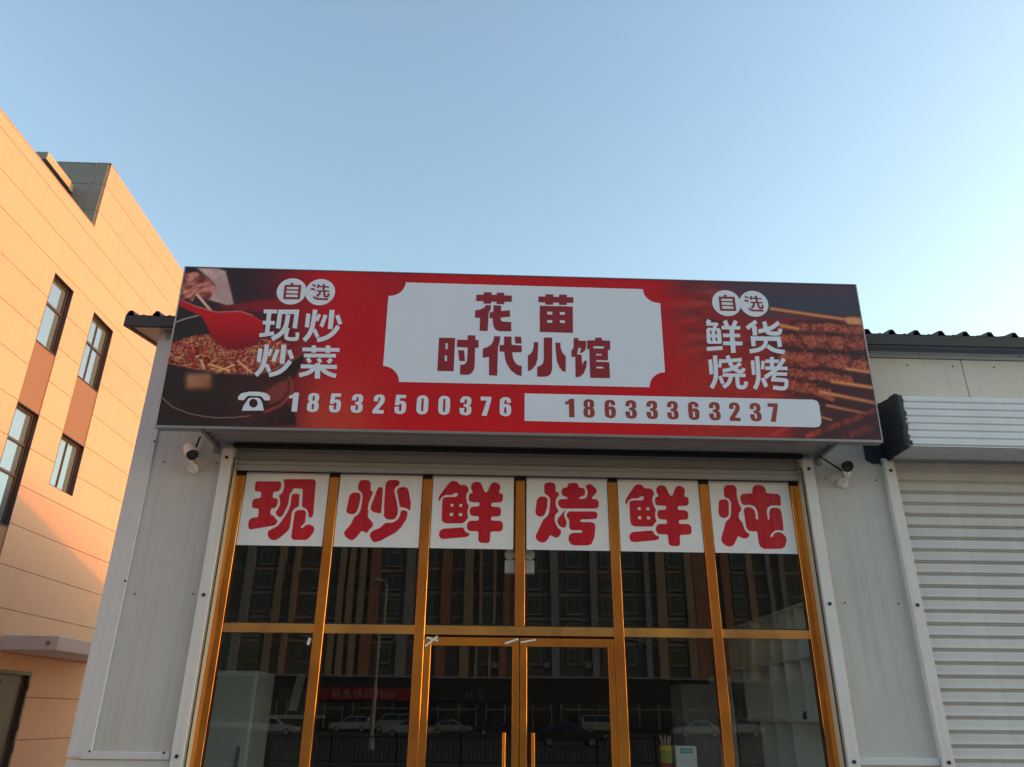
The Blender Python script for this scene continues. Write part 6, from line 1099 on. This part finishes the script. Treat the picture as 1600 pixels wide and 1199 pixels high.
# ------------------------------------------------------------------ inside the shop
em = thing('emergency_light', (0, .09, 2.90), 'white twin head emergency light behind the middle mullion', 'light')
MB().box(-.142, .142, .10, .15, 2.905, 3.035).build('housing', 'whiteplastic', em, bevel=.008)
for sx in (-1, 1):
    MB().tube([(sx * .095, .125, 3.035), (sx * .095, .125, 3.06)], .014, 10).build('neck', 'whiteplastic', em)
    MB().tube([(sx * .095, .155, 3.09), (sx * .095, .11, 3.088), (sx * .095, .09, 3.086)], [.030, .052, .050], 18).build('lamp_head', 'whiteplastic', em, smooth=True)
MB().tube([(.142, .12, 2.96), (.165, .12, 2.99), (.16, .12, 3.05), (.13, .12, 3.08)], .004, 8).build('wire', 'blackplastic', em)
cab = thing('cabinet', (-3.1, 1.2, .1), 'tall pale cabinet inside behind the lower left pane', 'cabinet')
MB().box(-3.50, -2.69, 1.30, 2.0, .12, 2.06).build('carcass', 'fridge', cab, bevel=.01)
MB().box(-3.48, -2.70, 1.275, 1.298, .16, 2.04).build('door', 'fridge', cab, bevel=.008)
MB().box(-2.78, -2.755, 1.245, 1.27, .95, 1.35).build('handle', 'alu', cab, bevel=.004)
rack = thing('menu_stand', (-2.3, 2.2, .1), 'dark narrow stand inside beside the pale cabinet', 'stand')
MB().box(-2.66, -2.20, 2.1, 2.4, .1, 1.92).build('board', 'wood', rack, bevel=.01)
MB().box(-2.70, -2.16, 2.05, 2.42, 1.60, 1.64).build('ledge', 'tw_grey', rack)
MB().poly([(-2.52, 2.09, 1.68), (-2.42, 2.09, 1.68), (-2.36, 2.09, 2.06), (-2.46, 2.09, 2.06)]).build('card', 'tw_grey', rack)
MB().ball((-2.30, 2.06, 1.80), .045).build('ornament', 'green', rack, smooth='all')
# white pigeonhole shelf along the right wall
sh = thing('shelving_unit', (3.1, .3, .1), 'white pigeonhole shelving inside along the right wall', 'shelf')
MB().box(3.22, 3.295, .25, 3.0, .1, 2.72).build('back_panel', 'shelfw', sh)
for z in (.1, .62, 1.10, 1.62, 2.20, 2.70):
    MB().box(2.86, 3.219, .25, 3.0, z, z + .022).build('shelf_board', 'shelfw', sh)
ys = [.25, .70, 1.15, 1.62, 2.1, 2.55, 2.978]
for k_, (z0, z1) in enumerate(((.123, .619), (.643, 1.099), (1.123, 1.619), (1.643, 2.199), (2.223, 2.699))):
    for j, y in enumerate(ys):
        if (j + k_) % 4 == 3: continue
        MB().box(2.865, 3.219, y, y + .02, z0, z1).build('divider', 'shelfw', sh)
for (y, z, m_, lab) in ((.42, 1.645, 'yellow', 'small yellow packet on the white shelving nearest the glass'), (1.0, 1.645, 'blackplastic', 'small dark item on the white shelving')):
    tag(MB().tube([(2.98, y, z), (2.98, y, z + .05), (2.98, y, z + .075)], [.05, .048, .03], 12).build('packet', m_, None, smooth=True), lab, 'packet')
fr2 = thing('counter_cabinet', (2.2, 2.6, .1), 'grey counter cabinet inside left of the white shelving', 'cabinet')
MB().box(2.05, 2.55, 2.4, 3.0, .1, 2.02).build('carcass', 'tw_grey', fr2, bevel=.01)
MB().box(2.56, 2.66, 2.38, 3.0, .1, 2.12).build('side_panel', 'fridge', fr2, bevel=.006)
MB().box(2.07, 2.53, 2.37, 2.398, .14, 1.0).build('drawer_front', 'tw_grey', fr2, bevel=.006)
tb = thing('counter', (1.5, .8, .1), 'dark counter inside behind the pane right of the doors', 'counter')
MB().box(.98, 2.3, .62, 1.2, 1.10, 1.15).build('counter_top', 'wood', tb, bevel=.006)
for (a, b) in ((1.02, .66), (2.22, .66), (1.02, 1.12), (2.22, 1.12)):
    MB().box(a, a + .05, b, b + .05, .1, 1.099).build('leg', 'wood', tb)
bx = thing('carton', (1.64, .75, 1.15), 'white carton with teal print standing on the counter', 'box')
MB().box(1.535, 1.735, .70, .86, 1.151, 1.40).build('body', 'whiteplastic', bx, bevel=.004)
for q, (z, w0, w1) in enumerate(((1.362, 1.58, 1.70), (1.338, 1.575, 1.705))):
    for c in range(4):
        cw = (w1 - w0) / 4
        MB().box(w0 + c * cw, w0 + c * cw + cw * .78, .6975, .6995, z, z + .018).build('printed_mark', 'teal', bx)
jar = thing('skewer_jar', (1.46, .78, 1.15), 'glass jar with yellow lid and red contents beside the white carton', 'jar')
MB().tube([(1.46, .78, 1.152), (1.46, .78, 1.16), (1.46, .78, 1.25)], [.055, .06, .06], 18).build('contents', 'spice', jar, smooth=True)
MB().tube([(1.46, .78, 1.251), (1.46, .78, 1.36)], [.061, .061], 18).build('label_band', 'green', jar, smooth=True)
MB().tube([(1.46, .78, 1.361), (1.46, .78, 1.385), (1.46, .78, 1.40)], [.063, .063, .05], 18).build('lid', 'yellow', jar, smooth=True)
for q in range(9):
    a = q * .7
    MB().tube([(1.46 + .03 * math.cos(a), .78 + .03 * math.sin(a), 1.39), (1.46 + .055 * math.cos(a), .78 + .055 * math.sin(a), 1.47 + .01 * (q % 3))], .005, 6).build('skewer_stick', 'skewer', jar)

# ------------------------------------------------------------------ building on the left
BX = -8.5
ob = thing('clad_building', (BX - 6, 4, 0), 'tall cream clad building on the left lit orange by the low sun', 'building')
TOPF, TOPT, YS, YN, YE = 10.74, 12.35, 5.95, -4.0, 22.0
opens = [(5.16, 5.86, 7.77, 9.18), (5.16, 5.86, 6.585, 7.77), (5.16, 5.86, 4.53, 6.585), (5.16, 5.86, 3.93, 4.53),
         (6.70, 7.58, 7.76, 9.20), (6.70, 7.58, 6.565, 7.76), (6.70, 7.58, 5.53, 6.565), (6.0, 7.70, -.1, 2.30),
         (1.9, 2.6, 7.77, 9.18), (1.9, 2.6, 4.53, 6.585)]
MB().box(BX - 13, BX - .18, YN + .2, YS - .01, -.2, TOPF - .3).build('core', 'greyw', ob)
MB().box(BX - 13, BX - .18, YS + .02, YE - .1, -.2, TOPT - .25).build('core', 'greyw', ob)
joints = [-.15, .50, 1.18, 1.88, 2.57, 3.25, 3.93, 4.61, 5.28, 5.95, 6.59, 7.27, 7.96, 8.63, 9.32, 9.88, 10.49]
G2 = .005
def band(y0, y1, z0, z1):
    mbb = MB()
    for (a, b, c, d) in rects_minus((y0, y1, z0 + G2, z1 - G2), opens):
        if d - c < .004: continue
        mbb.box(BX - .045, BX, a, b, c, d)
    mbb.build('panel', 'clad', ob)
for i in range(len(joints) - 1):
    band(YN, YE, joints[i], joints[i + 1])
band(YN, YS, 10.49, TOPF)
band(YS, YE, 10.49, 11.16)
band(YS, YE, 11.16, 11.815)
band(YS, YE, 11.815, TOPT)
# dark backing seen in the joints, broken at the openings
mbb = MB()
for (a, b, c, d) in rects_minus((YN, YS, -.15, TOPF - .02), opens): mbb.box(BX - .17, BX - .05, a, b, c, d)
for (a, b, c, d) in rects_minus((YS, YE, -.15, TOPT - .02), opens): mbb.box(BX - .17, BX - .05, a, b, c, d)
mbb.build('joint_backing', 'cladjoint', ob)
# rear block's shaded front above the lower roof, in three courses
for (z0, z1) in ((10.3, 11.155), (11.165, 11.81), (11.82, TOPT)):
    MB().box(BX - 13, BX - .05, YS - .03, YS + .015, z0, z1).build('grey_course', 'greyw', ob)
MB().box(BX - 13, BX, YS - .035, YS + .3, TOPT, TOPT + .02).build('coping', 'greyw', ob)
MB().box(BX - .3, BX + .004, YN, YS - .04, TOPF, TOPF + .02).build('coping', 'clad', ob)
# slab canopy on that wall
can = MB().box(BX - 2.6, BX - .62, 4.85, YS - .031, 11.56, 11.73).build('roof_canopy', 'greyw', ob)
MB().box(BX - .619, BX - .60, 4.85, YS - .20, 11.56, 11.73).build('canopy_edge', 'clad', can)
MB().tube([(BX - .42, YS - .05, 10.8), (BX - .34, YS - .05, 11.6), (BX - .26, YS - .05, TOPT + .02), (BX - .24, YS - .02, TOPT + .10)], .006, 6).build('cable', 'alu', ob)
MB().tube([(BX - .12, YS + .1, TOPT), (BX + .02, YS + .3, TOPT + .22)], .005, 6).build('aerial', 'alu', ob)
MB().tube([(BX - .12, YS + .1, TOPT), (BX - .26, YS + .1, TOPT + .16)], .005, 6).build('aerial', 'alu', ob)
def bwin(y0, y1, z0, z1, trans=(), mull=()):
    xr = BX - .115                                        # glass set back in the wall
    fr = MB()
    for (a, b, c, d) in ((y0, y0 + .05, z0, z1), (y1 - .05, y1, z0, z1), (y0 + .0501, y1 - .0501, z0, z0 + .05), (y0 + .0501, y1 - .0501, z1 - .05, z1)):
        fr.box(xr - .03, xr + .03, a, b, c, d)
    f = fr.build('window', 'wframe', ob)
    rv = MB()                                            # brown lined reveal
    rv.box(xr + .031, BX + .003, y0, y0 + .012, z0, z1).box(xr + .031, BX + .003, y1 - .012, y1, z0, z1)
    rv.box(xr + .031, BX + .003, y0 + .0125, y1 - .0125, z1 - .012, z1).box(xr + .031, BX + .003, y0 + .0125, y1 - .0125, z0, z0 + .012)
    rv.build('reveal', 'wframe', f)
    zs = [z0 + .051, *trans, z1 - .051]
    yv = [y0 + .051, *mull, y1 - .051]
    for t in trans: MB().box(xr - .02, xr + .028, y0 + .0505, y1 - .0505, t - .022, t + .022).build('glazing_bar', 'wframe', f)
    for i in range(len(zs) - 1):
        for t in mull: MB().box(xr - .02, xr + .02, t - .014, t + .014, zs[i] + .023, zs[i + 1] - .023).build('glazing_bar', 'wframe', f)
        for j in range(len(yv) - 1):
            MB().box(xr - .006, xr, yv[j] + (.015 if j else 0), yv[j + 1] - (.015 if j < len(yv) - 2 else 0), zs[i] + (.023 if i else 0), zs[i + 1] - (.023 if i < len(zs) - 2 else 0)).build('pane', 'wglass', f)
bwin(5.16, 5.86, 7.77, 9.18, trans=(8.62,))
bwin(5.16, 5.86, 4.53, 6.585, trans=(5.42, 5.98))
bwin(6.70, 7.58, 7.76, 9.20, trans=(8.60,), mull=(7.14,))
bwin(6.70, 7.58, 5.53, 6.565, mull=(7.14,))
bwin(1.9, 2.6, 7.77, 9.18, trans=(8.62,))
bwin(1.9, 2.6, 4.53, 6.585, trans=(5.42, 5.98))
for (a, b, c, d) in ((5.16, 5.86, 6.59, 7.765), (5.16, 5.86, 3.93, 4.525), (6.70, 7.58, 6.57, 7.755)):
    MB().box(BX - .06, BX - .014, a + .004, b - .004, c, d).build('spandrel_panel', 'terra', ob)
dr = MB().box(BX - .12, BX - .07, 6.0, 7.70, -.1, 2.30).build('door', 'bdoor', ob)
for (a, b, c, d) in ((6.0, 6.06, -.1, 2.30), (7.64, 7.70, -.1, 2.30), (6.061, 7.639, 2.24, 2.30)):
    MB().box(BX - .069, BX + .006, a, b, c, d).build('door_frame', 'bdoor', dr)
for (a, b) in ((6.12, 6.80), (6.90, 7.58)):
    for (c, d) in ((.15, .95), (1.1, 2.14)):
        for (e, f_, g_, h_) in ((a, a + .02, c, d), (b - .02, b, c, d), (a + .021, b - .021, c, c + .02), (a + .021, b - .021, d - .02, d)):
            MB().box(BX - .0695, BX - .055, e, f_, g_, h_).build('moulding', 'bdoor', dr)
for z in (.4, 1.05, 1.4, 2.05):
    MB().tube([(BX + .008, 7.66, z - .06), (BX + .008, 7.66, z + .06)], .012, 8).build('hinge', 'bdoor', dr)
MB().tube([(BX - .07, 7.0, 1.02), (BX - .02, 7.0, 1.02), (BX - .015, 7.08, 1.02)], .012, 8).build('handle', 'alu', dr)
cn = MB().box(BX - .02, -7.56, 6.53, 9.9, 2.60, 2.835).build('door_canopy', 'conc', ob, bevel=.01)
MB().tube([(-7.72, 6.528, 2.72), (-7.72, 6.50, 2.72)], [.035, .03], 12).build('canopy_lamp', 'alu', cn)
MB().box(-7.8, -7.6, 7.3, 7.5, 2.585, 2.5995).build('lamp_plate', 'conc', cn)

# ------------------------------------------------------------------ across the street (seen mirrored in the glass)
TY = -93.0
tw = thing('apartment_block', (0, TY - 8, 0), 'tall brown apartment block with tan pilasters mirrored in the glass', 'building')
MB().box(-62, 62, TY - 14, TY, 5.8, 46).build('wall', 'tw_dark', tw)
MB().box(-62, 62, TY - 14, TY + 1.4, -.15, 5.8).build('podium', 'pod', tw)
MB().box(-62.2, 62.2, TY - 13.9, TY + 1.6, 5.801, 6.04).build('cornice', 'tw_grey', tw)
pil = [(-46, .6, 'tw_grey'), (-40, .5, 'tw_tan'), (-33.9, .4, 'tw_grey'), (-31, .5, 'tw_grey'), (-27, .45, 'tw_tan'), (-25, .35, 'tw_tan'), (-19.0, .4, 'tw_tan'), (-17.8, .4, 'tw_tan'), (-16.4, .4, 'tw_tan'), (-14.8, .6, 'tw_rust'),
       (-10.3, .6, 'tw_grey'), (-5.3, .6, 'tw_rust'), (-2.4, .6, 'tw_tan'), (-.85, .18, 'tw_tan'), (.9, .18, 'tw_tan'), (2.5, .45, 'tw_rust'), (8.1, .5, 'tw_grey'), (13.2, .45, 'tw_grey'), (20.7, .35, 'tw_grey'), (22.6, .6, 'tw_tan'),
       (26.3, .5, 'tw_tan'), (27.7, .8, 'tw_rust'), (30.7, .5, 'tw_rust'), (34.1, .4, 'tw_tan'), (36.6, .3, 'tw_grey'), (38.3, .3, 'tw_grey'), (42, .5, 'tw_tan'), (47, .5, 'tw_grey')]
for (x, w_, m_) in pil:
    MB().box(x - w_, x + w_, TY + .002, TY + .5, 6.05, 45.5).build('pilaster', m_, tw)
for fl in range(9):
    MB().box(-61.9, 61.9, TY + .002, TY + .12, 9.75 + fl * 3.0, 10.05 + fl * 3.0).build('floor_band', 'tw_grey' if fl % 3 else 'tw_tan', tw)
w0 = None
win_x = [-43, -37, -29, -22, -12.5, -7.7, 0.0, 5.4, 10.6, 15.2, 18.2, 24.5, 32.6, 44.6]
for x in win_x:
    for fl in range(7):
        z = 7.6 + fl * 3.0
        if w0 is None:
            mbw = MB()
            mbw.box(x - .85, x + .85, TY + .003, TY + .06, z, z + 1.7, 1)
            for (a, b, c, d) in ((-.95, -.85, -.1, 1.8), (.85, .95, -.1, 1.8), (-.85, .85, -.1, 0), (-.85, .85, 1.7, 1.8), (-.03, .03, 0, 1.7)):
                mbw.box(x + a, x + b, TY + .003, TY + .14, z + c, z + d)
            mbw.box(x - 1.05, x + 1.05, TY + .003, TY + .25, z - .2, z - .1)
            w0 = mbw.build('window', ['tw_frame', 'tw_glass'], tw)
            b0 = (x, z)
        else:
            c = w0.copy()
            COL.objects.link(c)
            c.location = (x - b0[0], 0, z - b0[1])
        if (fl * 7 + int(x)) % 5 == 0:
            MB().box(x + 1.2, x + 2.0, TY + .003, TY + .42, z - .5, z + .1).build('air_conditioner', 'tw_grey', tw)
for x in range(-52, 56, 8):
    sf = MB().box(x - 3.4, x + 3.4, TY + 1.41, TY + 1.5, .1, 3.0).build('shop_window', 'tw_glass', tw)
    for xx in (-3.4, -1.2, 1.2, 3.4):
        MB().box(x + xx - .06, x + xx + .06, TY + 1.501, TY + 1.58, .1, 3.0).build('window_post', 'tw_grey', sf)
    MB().box(x - 3.4, x + 3.4, TY + 1.501, TY + 1.57, 2.3, 2.4).build('window_rail', 'tw_grey', sf)
# red fascia sign of a shop opposite
fs = thing('fascia_sign', (-16, TY + 1.7, 3.1), 'long red fascia sign of the shop across the street, mirrored in the glass', 'sign')
MB().box(-20.2, -7.2, TY + 1.52, TY + 1.75, 3.2, 4.6).build('board', 'redsign', fs, bevel=.02)
def fglyph(cx, cz, s, strokes, parent, m_):
    mbq = MB()
    for k2, (a, b) in enumerate(strokes):
        # mirrored in x because the sign faces the shop
        mbq.bar((cx - (a[0] - .5) * s, TY + 1.77 + k2 * .001, cz + (.5 - a[1]) * s), (cx - (b[0] - .5) * s, TY + 1.77 + k2 * .001, cz + (.5 - b[1]) * s), s * .10, .02)
    mbq.build('printed_character', m_, parent)
bai = [((.05, .08), (.95, .08)), ((.5, .08), (.42, .3)), ((.18, .3), (.82, .3)), ((.2, .3), (.2, .95)), ((.8, .3), (.8, .95)), ((.2, .62), (.8, .62)), ((.2, .93), (.8, .93))]
hui = [((.1, .1), (.9, .1)), ((.25, .22), (.75, .22)), ((.25, .22), (.25, .5)), ((.75, .22), (.75, .5)), ((.25, .5), (.75, .5)), ((.5, .0), (.5, .6)), ((.1, .62), (.9, .62)), ((.2, .75), (.12, .95)), ((.4, .72), (.45, .95)), ((.45, .95), (.75, .95)), ((.85, .75), (.92, .9))]
hong = [((.2, .1), (.1, .9)), ((.1, .35), (.3, .35)), ((.5, .1), (.9, .1)), ((.7, .1), (.7, .9)), ((.45, .5), (.95, .5)), ((.45, .9), (.95, .9))]
for q, (dx_, gl) in enumerate(((-17.6, hong), (-16.3, hui), (-15.0, hong), (-13.7, bai), (-12.5, hong))):
    fglyph(dx_, 3.9, .95, gl, fs, 'cream_t')
mbq = MB()
for k2 in range(16):
    a0, a1 = 2 * math.pi * k2 / 16, 2 * math.pi * (k2 + 1) / 16
    mbq.bar((-11.2 + .6 * math.cos(a0), TY + 1.77, 3.9 + .6 * math.sin(a0)), (-11.2 + .6 * math.cos(a1), TY + 1.77, 3.9 + .6 * math.sin(a1)), .06, .02)
for dx_ in (-.22, 0, .22):
    mbq.bar((-11.2 + dx_, TY + 1.775, 3.6), (-11.2 + dx_, TY + 1.775, 4.25), .06, .02)
mbq.build('emblem', 'cream_t', fs)
fs2 = thing('fascia_sign', (1, TY + 1.7, 3.1), 'black fascia sign with pale lettering across the street, mirrored in the glass', 'sign')
MB().box(-6.0, 8.0, TY + 1.52, TY + 1.72, 3.2, 4.6).build('board', 'pod', fs2, bevel=.02)
for dx_, gl in ((-1.6, hong), (-.2, hui)):
    fglyph(dx_, 3.9, 1.1, gl, fs2, 'tw_frame')
# street lamp
LX, LY = -6.40, -40.0
lp_ = thing('street_lamp', (LX, LY, -.15), 'slim pale street lamp mirrored in the pane left of the doors', 'street lamp')
MB().tube([(LX, LY, -.15), (LX, LY, 4.5), (LX, LY, 9.0)], [.09, .07, .05], 12).build('pole', 'lamp', lp_, smooth=True)
MB().tube([(LX, LY, -.15), (LX, LY, .45)], [.16, .14], 12).build('base', 'lamp', lp_, smooth=True)
MB().tube([(LX, LY, 8.98), (LX - .10, LY, 9.15), (LX - .35, LY, 9.22)], .04, 8).build('arm', 'lamp', lp_, smooth=True)
MB().tube([(LX - .32, LY, 9.22), (LX - .50, LY, 9.25), (LX - .85, LY, 9.24)], [.05, .12, .06], 10).build('lamp_head', 'lamp', lp_, smooth=True)
# railing along the pavement edge: panels between posts
x = -14.0
fi = 0
FNY = -25.0
side_words = ['leftmost', 'second', 'third', 'fourth', 'fifth', 'sixth', 'seventh', 'eighth', 'ninth', 'tenth', 'eleventh', 'twelfth']
fence = thing('railing', (0, FNY, -.15), 'low black street railing mirrored along the bottom of the glass', 'railing')
bar0 = None
for i in range(14):
    xx = -16 + i * 2.5
    MB().box(xx - .04, xx + .04, FNY - .04, FNY + .04, -.15, 1.0).build('post', 'fence', fence)
    for z in (.0, .86):
        MB().box(xx + .041, xx + 2.459, FNY - .02, FNY + .02, z, z + .04).build('rail', 'fence', fence)
    for j in range(1, 16):
        xb = xx + j * 2.5 / 16
        if bar0 is None:
            bar0 = MB().box(xb - .011, xb + .011, FNY - .011, FNY + .011, .041, .859).build('baluster', 'fence', fence)
            xb0 = xb
        else:
            c = bar0.copy()
            COL.objects.link(c)
            c.location = (xb - xb0, 0, 0)
# parked cars
def car(x, y, rot, paint, label, kind='saloon'):
    t = thing('parked_car', (0, 0, 0), label, 'car', 'cars parked across the street')
    if kind == 'saloon':
        Lh, prof = 2.3, [(-2.3, .35), (-2.3, .72), (-2.15, .86), (-1.45, .93), (.95, .95), (1.95, .84), (2.25, .68), (2.3, .35)]
        cab_ = [(-1.65, .92), (-1.0, 1.40), (-.3, 1.47), (.35, 1.42), (1.15, .94)]
    elif kind == 'suv':
        prof = [(-2.25, .4), (-2.27, .9), (-2.2, 1.05), (.95, 1.06), (2.0, .98), (2.25, .8), (2.27, .4)]
        cab_ = [(-2.15, 1.04), (-1.95, 1.55), (-1.2, 1.68), (.2, 1.64), (1.05, 1.05)]
    else:
        prof = [(-2.4, .4), (-2.42, 1.1), (-2.35, 1.2), (1.3, 1.2), (2.15, 1.02), (2.35, .8), (2.4, .4)]
        cab_ = [(-2.36, 1.19), (-2.25, 1.85), (-1.9, 1.93), (.75, 1.90), (1.55, 1.18)]
    W = .88
    b = MB().extrude(prof, 'y', -W, W).build('body', paint, t, bevel=.05, smooth=True, segs=2)
    top = MB()
    n = len(cab_)
    # greenhouse tapers inward
    for s in (-1, 1):
        top.v += [(p[0], s * (W - .06 - .20 * (p[1] - cab_[0][1]) / .5), p[1]) for p in cab_]
    for i in range(n - 1):
        top.f.append((i, i + 1, n + i + 1, n + i)); top.mi.append(0)
    top.f += [tuple(range(n)), tuple(range(n, 2 * n))[::-1]]; top.mi += [0, 0]
    top.build('cabin', paint, t, bevel=.03, smooth=True)
    zb = cab_[0][1]
    for s in (-1, 1):
        yy = lambda z: s * (W - .06 - .20 * (z - zb) / .5 + .012)
        zt = max(p[1] for p in cab_) - .10
        xa = cab_[0][0] + .30 if kind != 'saloon' else cab_[0][0] + .35
        xf = cab_[-1][0] - .25
        xt0, xt1 = cab_[1][0] + .10, cab_[-2][0] - .08
        xm = (xt0 + xt1) / 2
        for (a0, a1, t0, t1) in ((xa, xm - .04, xt0, xm - .04), (xm + .04, xf, xm + .04, xt1)):
            MB().poly([(a0, yy(zb + .05), zb + .05), (a1, yy(zb + .05), zb + .05), (t1, yy(zt), zt), (t0, yy(zt), zt)]).build('side_window', 'cglass', t)
        for wx in (-1.38, 1.38):
            wh = MB().tube([(wx, s * (W - .2), .31), (wx, s * (W + .015), .31)], .31, 20).build('wheel', 'tyre', t, smooth=True)
            MB().tube([(wx, s * (W + .012), .31), (wx, s * (W + .03), .31)], [.20, .19], 16).build('rim', 'rim', wh, smooth=True)
        MB().box(prof[-2][0] - .10, prof[-2][0] + .03, s * .74 - .12, s * .74 + .12, prof[-2][1] - .10, prof[-2][1] + .02).build('headlight', 'headl', t, bevel=.02)
        MB().box(prof[1][0] - .02, prof[1][0] + .08, s * .72 - .13, s * .72 + .13, prof[1][1] - .10, prof[1][1] + .03).build('tail_light', 'taill', t, bevel=.02)
    p0, p1 = cab_[-1], cab_[-2]
    dxn = .02
    MB().poly([(p0[0] - .02 + dxn, -W + .18, p0[1] + .06), (p0[0] - .02 + dxn, W - .18, p0[1] + .06), (p1[0] + .04 + dxn, W - .34, p1[1] - .02), (p1[0] + .04 + dxn, -W + .34, p1[1] - .02)]).build('windscreen', 'cglass', t)
    t.location = (x, y, -.15)
    t.rotation_euler = (0, 0, R(rot))
    return t
car(-14.5, -85, 180, 'paint0', 'white estate car parked just left of the street lamp reflection', 'suv')
car(-10.0, -85, 180, 'paint3', 'pale van parked right of the street lamp reflection', 'van')
car(-6.6, -67, 182, 'paint0', 'white saloon mirrored at the left edge of the left door glass', 'saloon')
car(-3.2, -80, 0, 'paint3', 'beige saloon mirrored in the glass of the left door', 'saloon')
car(1.6, -76, 0, 'paint1', 'black saloon at the right edge of the left door glass', 'saloon')
car(5.0, -46, 0, 'paint1', 'black saloon close behind the railing, mirrored in the right door', 'saloon')
car(12.6, -85, 0, 'paint3', 'pale van parked farther off, mirrored in the right door', 'van')
car(20.0, -70, 180, 'paint2', 'silver saloon mirrored in the pane right of the doors', 'saloon')
car(29.2, -85, 0, 'paint0', 'white van mirrored in the lower right pane before the shelves', 'van')
car(-19.4, -70, 0, 'paint2', 'silver saloon mirrored right of the pale cabinet at lower left', 'saloon')
car(-27.6, -85, 0, 'paint0', 'white saloon mirrored over the pale cabinet at lower left', 'saloon')
